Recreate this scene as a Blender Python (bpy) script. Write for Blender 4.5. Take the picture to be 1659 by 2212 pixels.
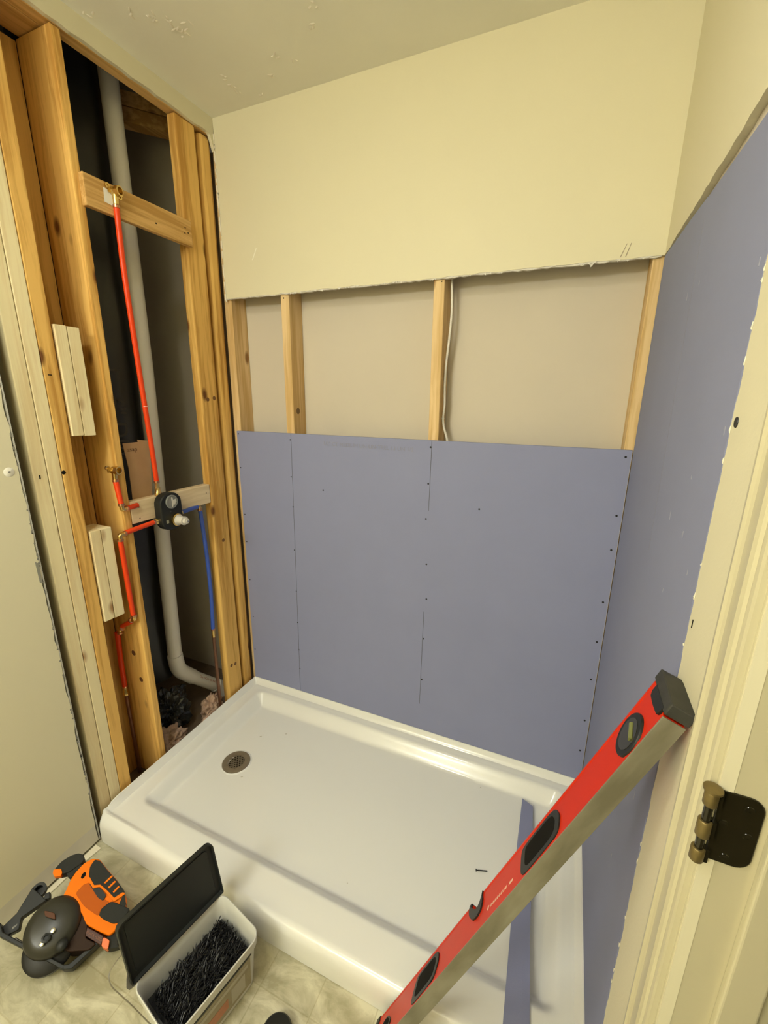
import bpy, bmesh, math, random
from mathutils import Vector, Matrix, noise
random.seed(7)
for o in list(bpy.data.objects):
    bpy.data.objects.remove(o)
SC = bpy.context.scene
COL = SC.collection
PI = math.pi

# ------------------------------------------------------------ camera
def cam_axes(yaw, pitch, roll):
    f = Vector((math.sin(yaw)*math.cos(pitch), math.cos(yaw)*math.cos(pitch), -math.sin(pitch)))
    r = Vector((math.cos(yaw), -math.sin(yaw), 0)); u = r.cross(f)
    return (r*math.cos(roll)+u*math.sin(roll), u*math.cos(roll)-r*math.sin(roll), f)
cam = bpy.data.objects.new('camera', bpy.data.cameras.new('camera')); COL.objects.link(cam)
r, u, f = cam_axes(-0.404935, 0.260123, 0.010881)
M = Matrix((r, u, -f)).transposed().to_4x4(); M.translation = Vector((1.35279, -1.49707, 1.50765))
cam.matrix_world = M
cam.data.sensor_fit = 'HORIZONTAL'; cam.data.sensor_width = 36
cam.data.lens = 924.017*36/1659
cam.data.clip_start = 0.02
SC.camera = cam

# ------------------------------------------------------------ light and exposure
W = bpy.data.worlds.new('world'); SC.world = W; W.use_nodes = True
W.node_tree.nodes['Background'].inputs[0].default_value = (1, .93, .7, 1)
W.node_tree.nodes['Background'].inputs[1].default_value = 0.02
SC.view_settings.view_transform = 'Standard'; SC.view_settings.look = 'None'
SC.view_settings.gamma = 1; SC.view_settings.use_curve_mapping = False
SC.view_settings.exposure = 0.04
LIGHTC = (.98, 1.0, .96)
for lx, ly, lz in ((.28, -2.60, 2.16), (.46, -2.60, 2.16), (.64, -2.60, 2.16)):
    L = bpy.data.lights.new('vanity_bulb', 'POINT'); L.energy = 17; L.color = LIGHTC; L.shadow_soft_size = .05
    o = bpy.data.objects.new('vanity_bulb', L); o.location = (lx, ly, lz); COL.objects.link(o)

L = bpy.data.lights.new('overhead_fill', 'AREA'); L.shape = 'DISK'; L.size = .30; L.energy = 10; L.color = LIGHTC  # added fill light overhead, not a known fixture; brightens pan and floor
o = bpy.data.objects.new('overhead_fill', L); o.location = (.62, -1.62, 2.48); COL.objects.link(o)

# ------------------------------------------------------------ materials
def new_mat(name):
    m = bpy.data.materials.new(name); m.use_nodes = True
    nt = m.node_tree; return m, nt, nt.nodes['Principled BSDF']
def rgba(c): return (c[0], c[1], c[2], 1)
def mat(name, col, rough=.5, metal=0, spec=.5, var=0, vscale=20, bump=0, bscale=80, trans=0, ior=1.45, coat=0):
    m, nt, b = new_mat(name)
    b.inputs['Base Color'].default_value = rgba(col); b.inputs['Roughness'].default_value = rough
    b.inputs['Metallic'].default_value = metal; b.inputs['Specular IOR Level'].default_value = spec
    if trans: b.inputs['Transmission Weight'].default_value = trans; b.inputs['IOR'].default_value = ior
    if coat: b.inputs['Coat Weight'].default_value = coat; b.inputs['Coat Roughness'].default_value = .08
    tc = nt.nodes.new('ShaderNodeTexCoord')
    if var:
        n = nt.nodes.new('ShaderNodeTexNoise'); n.inputs['Scale'].default_value = vscale; n.inputs['Detail'].default_value = 5
        nt.links.new(tc.outputs['Object'], n.inputs['Vector'])
        mx = nt.nodes.new('ShaderNodeMix'); mx.data_type = 'RGBA'
        mx.inputs[6].default_value = rgba([c*(1-var) for c in col]); mx.inputs[7].default_value = rgba([min(1, c*(1+var)) for c in col])
        nt.links.new(n.outputs['Fac'], mx.inputs[0]); nt.links.new(mx.outputs[2], b.inputs['Base Color'])
    if bump:
        n = nt.nodes.new('ShaderNodeTexNoise'); n.inputs['Scale'].default_value = bscale; n.inputs['Detail'].default_value = 4
        nt.links.new(tc.outputs['Object'], n.inputs['Vector'])
        bp = nt.nodes.new('ShaderNodeBump'); bp.inputs['Strength'].default_value = bump; bp.inputs['Distance'].default_value = .002
        nt.links.new(n.outputs['Fac'], bp.inputs['Height']); nt.links.new(bp.outputs['Normal'], b.inputs['Normal'])
    return m
def wood(name, light, dark, knot, axis='Z', knots=True):
    m, nt, b = new_mat(name); N = nt.nodes.new; K = nt.links.new
    tc = N('ShaderNodeTexCoord'); oi = N('ShaderNodeObjectInfo'); add = N('ShaderNodeVectorMath'); add.operation = 'ADD'
    sc = N('ShaderNodeVectorMath'); sc.operation = 'SCALE'; sc.inputs[3].default_value = 13.7
    cmb = N('ShaderNodeCombineXYZ')
    for i in range(3): K(oi.outputs['Random'], cmb.inputs[i])
    K(cmb.outputs[0], sc.inputs[0]); K(tc.outputs['Object'], add.inputs[0]); K(sc.outputs[0], add.inputs[1])
    # gentle warp so the grain wanders
    nw = N('ShaderNodeTexNoise'); nw.inputs['Scale'].default_value = 3.2; nw.inputs['Detail'].default_value = 2
    K(add.outputs[0], nw.inputs['Vector'])
    wsc = N('ShaderNodeVectorMath'); wsc.operation = 'SCALE'; wsc.inputs[3].default_value = .03
    K(nw.outputs['Color'], wsc.inputs[0]); add2 = N('ShaderNodeVectorMath'); add2.operation = 'ADD'
    K(add.outputs[0], add2.inputs[0]); K(wsc.outputs[0], add2.inputs[1])
    mp = N('ShaderNodeMapping'); s = [70, 70, 70]; s['XYZ'.index(axis)] = 2.0; mp.inputs['Scale'].default_value = s
    K(add2.outputs[0], mp.inputs['Vector'])
    n1 = N('ShaderNodeTexNoise'); n1.inputs['Scale'].default_value = 1; n1.inputs['Detail'].default_value = 6; n1.inputs['Roughness'].default_value = .6
    K(mp.outputs[0], n1.inputs['Vector'])
    mp2 = N('ShaderNodeMapping'); s = [14, 14, 14]; s['XYZ'.index(axis)] = 1.2; mp2.inputs['Scale'].default_value = s
    K(add2.outputs[0], mp2.inputs['Vector'])
    n2 = N('ShaderNodeTexNoise'); n2.inputs['Scale'].default_value = 1; n2.inputs['Detail'].default_value = 3
    K(mp2.outputs[0], n2.inputs['Vector'])
    av = N('ShaderNodeMath'); av.operation = 'ADD'; K(n1.outputs['Fac'], av.inputs[0]); K(n2.outputs['Fac'], av.inputs[1])
    cr = N('ShaderNodeValToRGB'); cr.color_ramp.elements[0].position = .78; cr.color_ramp.elements[0].color = rgba(dark)
    cr.color_ramp.elements[1].position = 1.15 if False else 1.0; cr.color_ramp.elements[1].color = rgba(light)
    hm = N('ShaderNodeMath'); hm.operation = 'MULTIPLY'; hm.inputs[1].default_value = .92; K(av.outputs[0], hm.inputs[0])
    K(hm.outputs[0], cr.inputs[0]); out = cr.outputs[0]
    if knots:
        mp3 = N('ShaderNodeMapping'); s = [9, 9, 9]; s['XYZ'.index(axis)] = 4.5; mp3.inputs['Scale'].default_value = s
        K(add2.outputs[0], mp3.inputs['Vector'])
        v = N('ShaderNodeTexVoronoi'); v.inputs['Scale'].default_value = 1; K(mp3.outputs[0], v.inputs['Vector'])
        kr = N('ShaderNodeValToRGB'); kr.color_ramp.elements[0].position = .07; kr.color_ramp.elements[0].color = (1, 1, 1, 1)
        kr.color_ramp.elements[1].position = .15; kr.color_ramp.elements[1].color = (0, 0, 0, 1)
        K(v.outputs['Distance'], kr.inputs[0])
        mx = N('ShaderNodeMix'); mx.data_type = 'RGBA'; K(kr.outputs[0], mx.inputs[0]); K(out, mx.inputs[6]); mx.inputs[7].default_value = rgba(knot)
        out = mx.outputs[2]
    K(out, b.inputs['Base Color']); b.inputs['Roughness'].default_value = .7; b.inputs['Specular IOR Level'].default_value = .25
    bp = N('ShaderNodeBump'); bp.inputs['Strength'].default_value = .25; bp.inputs['Distance'].default_value = .001
    K(n1.outputs['Fac'], bp.inputs['Height']); K(bp.outputs['Normal'], b.inputs['Normal'])
    return m

M_OLDZ = wood('aged_pine_upright', (.83, .51, .145), (.56, .29, .062), (.16, .06, .015))
M_OLDY = wood('aged_pine_cross', (.74, .46, .17), (.52, .29, .08), (.17, .07, .02), 'Y')
M_MIDZ = wood('ordinary_pine_upright', (.80, .58, .30), (.62, .40, .16), (.30, .15, .05))
M_NEWZ = wood('fresh_pine_upright', (.88, .76, .46), (.78, .62, .34), (.42, .24, .10), 'Z')
M_NEWY = wood('fresh_pine_cross', (.82, .66, .42), (.72, .55, .32), (.4, .25, .1), 'Y', False)
M_WALL = mat('cream_wall_paint', (.75, .69, .485), .55, spec=.3, var=.02, vscale=3, bump=.12, bscale=160)
M_GYP = mat('torn_gypsum_edge', (.72, .68, .60), .9, spec=.1, var=.12, vscale=90, bump=.6, bscale=200)
M_REAR = mat('back_of_plasterboard', (.64, .57, .46), .8, spec=.15, var=.04, vscale=5)
M_CEIL = mat('ceiling_paint', (.86, .83, .70), .7, spec=.2, var=.04, vscale=6, bump=.35, bscale=22)
M_PURP = mat('lavender_board_paper', (.27, .285, .435), .75, spec=.2, var=.04, vscale=7, bump=.1, bscale=300)
M_PAN = mat('glossy_white_acrylic', (.86, .85, .80), .22, spec=.5, coat=.3)
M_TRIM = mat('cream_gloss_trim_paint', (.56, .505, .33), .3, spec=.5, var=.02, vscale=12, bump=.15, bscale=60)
M_DARK = mat('black_plastic', (.015, .016, .014), .45, spec=.3)
M_RUB = mat('dark_grey_rubber', (.026, .027, .024), .65, spec=.2, bump=.2, bscale=500)
M_HOLE = mat('dark_hole', (.01, .009, .007), .9, spec=.1)
M_DUCT = mat('black_duct_sleeve', (.022, .021, .017), .35, spec=.5, var=.3, vscale=12, bump=.8, bscale=14)
M_PVC = mat('white_pvc', (.86, .83, .75), .35, spec=.5, var=.03, vscale=9)
M_RED = mat('orange_red_tubing', (.78, .055, .006), .35, spec=.35)
M_BLUE = mat('blue_tubing', (.04, .10, .46), .3, spec=.5, coat=.3)
M_BRASS = mat('brass', (.72, .52, .20), .25, metal=1, var=.15, vscale=60)
M_COP = mat('copper_crimp', (.62, .33, .2), .3, metal=1)
M_COPO = mat('tarnished_copper', (.20, .10, .06), .45, metal=.7, var=.25, vscale=30)
M_CARD = mat('brown_cardboard', (.46, .29, .15), .85, spec=.1, var=.08, vscale=30)
M_INK = mat('grey_print', (.19, .19, .22), .8, spec=.1)
M_INKR = mat('faded_red_print', (.55, .25, .15), .8, spec=.1)
M_INKW = mat('faded_white_print', (.085, .082, .07), .6)
M_LVRED = mat('red_level_paint', (.62, .026, .003), .4, spec=.18, var=.06, vscale=25)
M_WHITE = mat('white_print', (.80, .50, .36), .5)
M_GREYP = mat('grey_white_plastic', (.62, .58, .50), .4)
M_DIAL = mat('grey_dial', (.24, .24, .22), .35)
M_ORG = mat('orange_tool_plastic', (.92, .20, .001), .55, spec=.15, var=.03, vscale=40)
M_ORGD = mat('deep_orange_label', (.62, .13, .02), .45)
M_BATT = mat('dark_rust_badge', (.065, .018, .008), .5, var=.3, vscale=120)
M_BLKM = mat('dark_steel', (.09, .085, .07), .35, metal=.8)
M_BLDE = mat('bright_steel', (.65, .63, .55), .25, metal=1)
M_BRZ = mat('oil_rubbed_bronze', (.022, .018, .008), .14, metal=.25, spec=.8, var=.2, vscale=50, bump=.25, bscale=40)
M_BRZW = mat('worn_brass_pin', (.20, .145, .05), .4, metal=.5, var=.3, vscale=80)
M_WIRE = mat('white_cable_jacket', (.82, .77, .66), .45)
M_STEELW = mat('steel_wire', (.35, .33, .28), .35, metal=.9)
M_DRAIN = mat('aged_brass_strainer', (.27, .22, .15), .4, metal=.4, var=.2, vscale=70)
M_SCREW = mat('black_phosphate', (.012, .012, .013), .42, spec=.5, metal=.2)
M_INSU = mat('pink_fibreglass', (.60, .42, .31), .95, spec=.02, var=.45, vscale=60, bump=1, bscale=90)
M_VIAL = mat('yellow_green_vial', (.16, .17, .05), .08, spec=.8)
M_LBL = mat('bin_label_paper', (.36, .31, .20), .55, var=.2, vscale=60)
M_LBLO = mat('label_orange_band', (.52, .22, .12), .55, var=.15, vscale=90)
M_LBLW = mat('label_white_band', (.50, .47, .38), .55)

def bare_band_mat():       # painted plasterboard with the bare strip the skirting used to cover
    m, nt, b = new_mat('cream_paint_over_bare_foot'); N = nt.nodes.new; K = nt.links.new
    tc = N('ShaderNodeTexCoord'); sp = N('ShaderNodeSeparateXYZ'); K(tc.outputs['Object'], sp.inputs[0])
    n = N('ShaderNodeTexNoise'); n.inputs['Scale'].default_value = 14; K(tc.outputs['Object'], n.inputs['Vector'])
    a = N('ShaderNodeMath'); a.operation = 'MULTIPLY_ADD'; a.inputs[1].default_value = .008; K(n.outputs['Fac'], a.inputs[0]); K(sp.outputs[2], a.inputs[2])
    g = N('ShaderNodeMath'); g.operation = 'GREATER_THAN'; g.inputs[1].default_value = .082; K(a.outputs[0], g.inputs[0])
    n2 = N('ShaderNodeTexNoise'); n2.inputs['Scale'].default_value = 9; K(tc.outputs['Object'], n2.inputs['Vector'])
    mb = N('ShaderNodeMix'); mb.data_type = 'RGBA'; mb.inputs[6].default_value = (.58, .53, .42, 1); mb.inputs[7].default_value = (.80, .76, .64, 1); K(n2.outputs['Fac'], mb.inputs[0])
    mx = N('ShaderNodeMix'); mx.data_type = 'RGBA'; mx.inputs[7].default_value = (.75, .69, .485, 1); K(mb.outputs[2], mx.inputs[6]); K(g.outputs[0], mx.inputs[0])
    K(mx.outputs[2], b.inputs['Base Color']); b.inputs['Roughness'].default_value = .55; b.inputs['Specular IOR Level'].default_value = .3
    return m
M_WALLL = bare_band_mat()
def floor_mat():
    m, nt, b = new_mat('mottled_vinyl_tile'); N = nt.nodes.new; K = nt.links.new
    tc = N('ShaderNodeTexCoord'); mp = N('ShaderNodeMapping'); mp.inputs['Rotation'].default_value = (0, 0, math.radians(0)); K(tc.outputs['Object'], mp.inputs[0])
    n = N('ShaderNodeTexNoise'); n.inputs['Scale'].default_value = 7; n.inputs['Detail'].default_value = 8; n.inputs['Roughness'].default_value = .62; n.inputs['Distortion'].default_value = .6
    st = N('ShaderNodeMapping'); st.inputs['Scale'].default_value = (1.0, 1.9, 1); K(mp.outputs[0], st.inputs[0]); K(st.outputs[0], n.inputs['Vector'])
    cr = N('ShaderNodeValToRGB'); e = cr.color_ramp.elements; e[0].position = .40; e[0].color = (.40, .365, .23, 1); e[1].position = .60; e[1].color = (.70, .66, .48, 1)
    K(n.outputs['Fac'], cr.inputs[0])
    br = N('ShaderNodeTexBrick'); br.inputs['Scale'].default_value = 1; br.offset = 0; br.inputs['Brick Width'].default_value = .152; br.inputs['Row Height'].default_value = .152
    br.inputs['Mortar Size'].default_value = .0022; br.inputs['Mortar Smooth'].default_value = .6
    br.inputs['Color1'].default_value = (1, 1, 1, 1); br.inputs['Color2'].default_value = (.88, .88, .87, 1); br.inputs['Mortar'].default_value = (.80, .78, .72, 1)
    K(mp.outputs[0], br.inputs[0])
    mx = N('ShaderNodeMix'); mx.data_type = 'RGBA'; mx.blend_type = 'MULTIPLY'; mx.inputs[0].default_value = 1; K(cr.outputs[0], mx.inputs[6]); K(br.outputs[0], mx.inputs[7])
    K(mx.outputs[2], b.inputs['Base Color']); b.inputs['Roughness'].default_value = .42
    return m
M_FLOOR = floor_mat()
def milled_mat():
    m, nt, b = new_mat('scuffed_milled_aluminium'); N = nt.nodes.new; K = nt.links.new
    tc = N('ShaderNodeTexCoord'); mp = N('ShaderNodeMapping'); mp.inputs['Scale'].default_value = (6, 26, 26); K(tc.outputs['Object'], mp.inputs[0])
    n = N('ShaderNodeTexNoise'); n.inputs['Scale'].default_value = 1; n.inputs['Detail'].default_value = 5; K(mp.outputs[0], n.inputs['Vector'])
    cr = N('ShaderNodeValToRGB'); e = cr.color_ramp.elements; e[0].position = .35; e[0].color = (.20, .18, .12, 1); e[1].position = .7; e[1].color = (.36, .335, .25, 1)
    K(n.outputs['Fac'], cr.inputs[0]); K(cr.outputs[0], b.inputs['Base Color']); b.inputs['Metallic'].default_value = .45; b.inputs['Roughness'].default_value = .42
    return m
M_MILL = milled_mat()
def bin_mat():
    m, nt, b = new_mat('translucent_white_plastic')
    b.inputs['Base Color'].default_value = (.68, .67, .61, 1); b.inputs['Roughness'].default_value = .4
    b.inputs['Subsurface Weight'].default_value = .25; b.inputs['Subsurface Radius'].default_value = (.01, .01, .008)
    return m
M_BIN = bin_mat()

# ------------------------------------------------------------ mesh helpers
class MB:
    def __init__(s): s.v = []; s.f = []; s.sm = []
    def add(s, vs, fs, smooth=False):
        n = len(s.v); s.v += [tuple(v) for v in vs]; s.f += [tuple(i+n for i in f) for f in fs]; s.sm += [smooth]*len(fs); return s
    def box(s, a, b):
        x0, y0, z0 = [min(a[i], b[i]) for i in range(3)]; x1, y1, z1 = [max(a[i], b[i]) for i in range(3)]
        return s.add([(x0,y0,z0),(x1,y0,z0),(x1,y1,z0),(x0,y1,z0),(x0,y0,z1),(x1,y0,z1),(x1,y1,z1),(x0,y1,z1)],
                     [(0,3,2,1),(4,5,6,7),(0,1,5,4),(1,2,6,5),(2,3,7,6),(3,0,4,7)])
    def prism(s, poly, ex):            # poly: 3D points in a plane, ex: extrusion vector
        ex = Vector(ex); P = [Vector(p) for p in poly]; n = len(P)
        nrm = Vector((0, 0, 0))
        for i in range(n): nrm += P[i].cross(P[(i+1) % n])
        if nrm.dot(ex) > 0: P.reverse()
        vs = P+[p+ex for p in P]
        fs = [tuple(range(n)), tuple(range(2*n-1, n-1, -1))]+[(i, i+n, (i+1) % n+n, (i+1) % n) for i in range(n)]
        return s.add(vs, [fs[0], fs[1]]+fs[2:])
    def tube(s, pts, rad, seg=12, caps=True, bend=0, squash=None):
        P = [Vector(p) for p in pts]
        if bend: P = fillet(P, bend)
        n = len(P); rads = rad if isinstance(rad, (list, tuple)) else [rad]*n
        T = [(P[min(i+1, n-1)]-P[max(i-1, 0)]).normalized() for i in range(n)]
        a = Vector((0, 0, 1)) if abs(T[0].z) < .9 else Vector((1, 0, 0))
        nx = T[0].cross(a).normalized(); vs = []; fs = []
        for i in range(n):
            nx = (nx-T[i]*nx.dot(T[i])).normalized(); ny = T[i].cross(nx)
            for k in range(seg):
                t = 2*PI*k/seg; vs.append(P[i]+(nx*math.cos(t)+ny*math.sin(t))*rads[i])
        for i in range(n-1):
            for k in range(seg): fs.append((i*seg+k, i*seg+(k+1) % seg, (i+1)*seg+(k+1) % seg, (i+1)*seg+k))
        s.add(vs, fs, True)
        if caps: s.add([vs[k] for k in range(seg)], [tuple(range(seg-1, -1, -1))]); s.add([vs[(n-1)*seg+k] for k in range(seg)], [tuple(range(seg))])
        return s
    def lathe(s, c, ax, prof, seg=32, ref=None):    # prof: (radius, height along ax)
        c = Vector(c); ax = Vector(ax).normalized(); a = Vector(ref) if ref else (Vector((0, 0, 1)) if abs(ax.z) < .9 else Vector((1, 0, 0)))
        nx = (a-ax*a.dot(ax)).normalized(); ny = ax.cross(nx); vs = []; fs = []
        for r_, h in prof:
            for k in range(seg):
                t = 2*PI*k/seg; vs.append(c+ax*h+(nx*math.cos(t)+ny*math.sin(t))*r_)
        n = len(prof)
        for i in range(n-1):
            for k in range(seg): fs.append((i*seg+k, i*seg+(k+1) % seg, (i+1)*seg+(k+1) % seg, (i+1)*seg+k))
        if prof[0][0] > 1e-6: fs.append(tuple(range(seg-1, -1, -1)))
        if prof[-1][0] > 1e-6: fs.append(tuple((n-1)*seg+k for k in range(seg)))
        return s.add(vs, fs, True)
    def build(s, name, m, parent=None, bevel=0, segs=2, origin=None, smooth=None):
        me = bpy.data.meshes.new(name)
        org = Vector(origin) if origin is not None else None
        vs = [tuple(Vector(v)-org) for v in s.v] if org is not None else s.v
        me.from_pydata(vs, [], s.f); me.materials.append(m)
        for p, q in zip(me.polygons, s.sm): p.use_smooth = q if smooth is None else smooth
        bm = bmesh.new(); bm.from_mesh(me); bmesh.ops.remove_doubles(bm, verts=bm.verts, dist=1e-6)
        bmesh.ops.recalc_face_normals(bm, faces=bm.faces); bm.to_mesh(me); bm.free()
        if any(s.sm) and smooth is None:
            me.set_sharp_from_angle(angle=math.radians(40))
        o = bpy.data.objects.new(name, me); COL.objects.link(o)
        if org is not None: o.location = org
        if parent is not None:
            o.parent = parent; o.matrix_parent_inverse = parent.matrix_basis.inverted() if parent.type != 'EMPTY' or True else Matrix()
        if bevel:
            b = o.modifiers.new('bevel', 'BEVEL'); b.width = bevel; b.segments = segs; b.limit_method = 'ANGLE'; b.angle_limit = math.radians(35)
        return o
def fillet(P, rad, n=5):
    out = [P[0]]
    for i in range(1, len(P)-1):
        a = (P[i-1]-P[i]); b = (P[i+1]-P[i]); d = min(rad, a.length*.45, b.length*.45)
        p, q = P[i]+a.normalized()*d, P[i]+b.normalized()*d
        for k in range(n+1):
            t = k/n; out.append(p*(1-t)**2+P[i]*2*t*(1-t)+q*t*t)
    out.append(P[-1]); return out
def tag(o, label=None, cat=None, group=None, kind=None):
    if label: o['label'] = label
    if cat: o['category'] = cat
    if group: o['group'] = group
    if kind: o['kind'] = kind
    return o
def struct(o): o['kind'] = 'structure'; return o
def empty(name, loc, label=None, cat=None, group=None):
    o = bpy.data.objects.new(name, None); COL.objects.link(o); o.location = loc; o.empty_display_size = .05
    return tag(o, label, cat, group)
def text(name, body, size, m, origin, xdir, ydir, parent, off=.0006, bold=0):
    c = bpy.data.curves.new(name, 'FONT'); c.body = body; c.size = size; c.extrude = .00015; c.offset = bold
    o = bpy.data.objects.new(name, c); COL.objects.link(o)
    me = bpy.data.meshes.new_from_object(o.evaluated_get(bpy.context.evaluated_depsgraph_get())); bpy.data.objects.remove(o)
    me.materials.clear(); me.materials.append(m); me.name = name; o = bpy.data.objects.new(name, me); COL.objects.link(o)
    X = Vector(xdir).normalized(); Y = Vector(ydir); Y = (Y-X*Y.dot(X)).normalized(); Z = X.cross(Y)
    mt = Matrix((X, Y, Z)).transposed().to_4x4(); mt.translation = Vector(origin)+Z*off
    if parent is not None: o.parent = parent; o.matrix_parent_inverse = parent.matrix_basis.inverted()
    o.matrix_basis = mt
    return o
def jag(p, q, step=.02, amp=.003, axis=(0, 0, 1), seed=0):
    p, q, ax = Vector(p), Vector(q), Vector(axis); n = max(1, int((q-p).length/step)); rr = random.Random(seed); out = []
    for i in range(n):
        t = i/n; out.append(p.lerp(q, t)+ax*(rr.uniform(-amp, amp) if 0 < i else 0))
    return out

RW = 1.534      # width of the alcove
H = 2.505       # ceiling height
ZD = 1.892      # where the old plasterboard was cut
TH = .0127

# ------------------------------------------------------------ the room
struct(MB().box((-.02, -3.1, -.03), (RW+1.6, .2, 0)).build('floor', M_FLOOR))
cl = struct(MB().box((-.0125, -3.1, H), (RW+1.6, .3, H+.03)).build('ceiling', M_CEIL))
# trowelled blobs of texture on the ceiling
bl = MB(); rr = random.Random(3)
for bx, by in ((.028,-.468),(.139,-.429),(.203,-.38),(.207,-.354),(.212,-.326),(.252,-.355),(.184,-.106),(.181,-.07),(.564,-.201),(.184,-.394),(.19,-.146),(.253,-.041),(.397,-.158),(.17,-.40),(.23,-.33),(.60,-.26),(.35,-.09),(.45,-.12)):
    for k in range(3):
        cx, cy = bx+rr.uniform(-.012, .012), by+rr.uniform(-.012, .012); a = rr.uniform(0, PI); L_, w_ = rr.uniform(.005, .013), rr.uniform(.002, .0045)
        ring = [(cx+L_*math.cos(t)*math.cos(a)-w_*math.sin(t)*math.sin(a), cy+L_*math.cos(t)*math.sin(a)+w_*math.sin(t)*math.cos(a), H+.0002) for t in [2*PI*i/9 for i in range(9)]]
        bl.add(ring+[(cx, cy, H-.003)], [(i, (i+1) % 9, 9) for i in range(9)], True)
bl.build('texture_blobs', mat('raised_ceiling_texture', (.86, .80, .66), .6), cl)

# back wall: painted board left above the cut
poly = jag((0, 0, ZD), (RW, 0, ZD), .025, .0022, (0, 0, 1), 1)+[Vector((RW, 0, ZD))]+[Vector((RW, 0, H)), Vector((0, 0, H))]
poly += jag((0, 0, H), (0, 0, ZD), .05, .0016, (1, 0, 0), 2)[1:]
wb = struct(MB().prism(poly, (0, TH, 0)).build('wall_back', M_WALL))
# cut edge and shreds of face paper
cb = MB(); rr = random.Random(5); pts = [(x/1000, rr.uniform(-.0015, .002)) for x in range(0, 1535, 14)]
cb.prism([(x, .0022, ZD-.0035+j) for x, j in pts]+[(x, .0022, ZD+.003) for x, j in reversed(pts)], (0, .0098, 0))
cb.build('torn_edge', M_GYP, wb)
sh = MB(); rr = random.Random(8)
for x in [rr.uniform(.03, 1.5) for _ in range(46)]+[.50, .52, .56, .60, .72, .74, 1.335, 1.345, 1.352]:
    w_ = rr.uniform(.002, .009)*(2 if 1.33 < x < 1.36 else 1); d_ = rr.uniform(.002, .007)*(1.8 if 1.33 < x < 1.36 else 1)
    y0 = rr.uniform(-.0016, .002)
    sh.prism([(x-w_, y0, ZD+.001), (x+w_, y0, ZD+.001), (x+rr.uniform(-w_, w_), y0-.001, ZD-.001-d_)], (0, .0006, 0))
sh.build('paper_shred', M_GYP, wb)
cm = MB()
cm.prism([(1.424, -.0004, 1.897), (1.437, -.0004, 1.930), (1.4385, -.0004, 1.930), (1.4265, -.0004, 1.897)], (0, .0006, 0))
cm.prism([(1.437, -.0004, 1.897), (1.4475, -.0004, 1.931), (1.449, -.0004, 1.930), (1.4395, -.0004, 1.897)], (0, .0006, 0))
cm.build('cut_mark', mat('scored_paper', (.33, .28, .2), .9), wb)
MB().prism([(.143, -.0003, 2.020), (.147, -.0003, 2.019), (.168, -.0003, 2.056), (.165, -.0003, 2.059)], (0, .0005, 0)).build('paint_scuff', mat('paint_scuff', (.90, .86, .70), .7), wb)
cs = MB(); rr = random.Random(12)          # crumbled plaster down the left corner of that wall
zz = H-.05
while zz > ZD+.01:
    hgt = rr.uniform(.015, .06); w_ = rr.uniform(.002, .006)
    cs.prism([(-.001-w_*.4, -.0035, zz), (.003, -.0035, zz), (.003, -.0035, zz-hgt), (-.001-w_*rr.random(), -.0035, zz-hgt*.6)], (0, .006, 0)); zz -= hgt*rr.uniform(.8, 1.5)
cs.build('plaster_crumb', mat('broken_plaster', (.84, .78, .64), .9, var=.1, vscale=60), wb)

# the far face of the next room's board, seen between the studs and inside the chase
struct(MB().box((-.95, .102, 0), (RW+.3, .115, H+.35)).build('wall_rear', M_REAR))
struct(MB().box((-.66, -.9, 0), (-.645, .102, H+.35)).build('wall_chase', mat('pale_chase_board', (.80, .76, .68), .8)))
struct(MB().box((-.66, -.915, 0), (-.165, -.9, H)).build('wall_chase_front', M_REAR))
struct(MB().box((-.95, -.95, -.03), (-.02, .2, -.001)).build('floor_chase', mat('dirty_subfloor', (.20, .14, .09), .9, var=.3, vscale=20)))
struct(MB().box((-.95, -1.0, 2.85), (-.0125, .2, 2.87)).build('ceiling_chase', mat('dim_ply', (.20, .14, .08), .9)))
struct(MB().box((-.66, -.94, H-.01), (-.0125, -.90, 2.86)).build('wall_chase_top', M_REAR))

# left wall: a strip under the ceiling, then the board in front of the shower
def yz(pts, x): return [(x, a, b) for a, b in pts]
P = [(0, H), (-3.1, H), (-3.1, .011), (-.832, .011)]
e = jag((0, -.832, .011), (0, -.846, 2.449), .03, .003, (0, 1, 0), 4)[1:]
P += [(v.y, v.z) for v in e]+[(-.846, 2.449)]
e = jag((0, -.846, 2.449), (0, 0, 2.449), .03, .003, (0, 0, 1), 6)[1:]
P += [(v.y, v.z) for v in e]+[(-.02, 2.447), (0, 2.40)]
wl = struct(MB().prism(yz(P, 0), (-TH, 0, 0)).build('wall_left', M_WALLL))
# bare gypsum edge of that board, with burnt-looking blots of old paper
MB().prism([(x, -.8295+(.0), .01) for x in (-.0005, -TH+.0005)]+[(x, -.8435, 2.44) for x in (-TH+.0005, -.0005)], (0, .0035, 0)).build('cut_edge', mat('grey_cut_edge', (.55, .53, .46), .9, var=.1, vscale=40), wl)
bk = MB(); rr = random.Random(9)
for z in [rr.uniform(.15, 1.5) for _ in range(34)]+[1.05, 1.04, 1.03, .36, .37, .42, .44, .30, .27]:
    y = -.8325-.014*z/2.45; w_ = rr.uniform(.0005, .0018); h_ = rr.uniform(.003, .012)
    bk.prism([(.0004, y+.0035, z), (.0004, y-w_, z+h_*.3), (.0004, y-w_*.6, z+h_), (.0004, y+.003, z+h_)], (-.004, 0, 0))
bk.build('torn_paper', mat('blackened_paper', (.26, .25, .21), .95), wl)
MB().lathe((-.0002, -.861, 1.308), (1, 0, 0), [(.013, 0), (.011, .0012), (0, .0018)], 20).build('filler_patch', mat('white_filler', (.88, .84, .72), .8, bump=.4, bscale=200), wl)
MB().box((-.0008, -.8635, 1.3075), (.0024, -.8585, 1.3105)).build('filler_hole', M_HOLE, wl)
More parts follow.
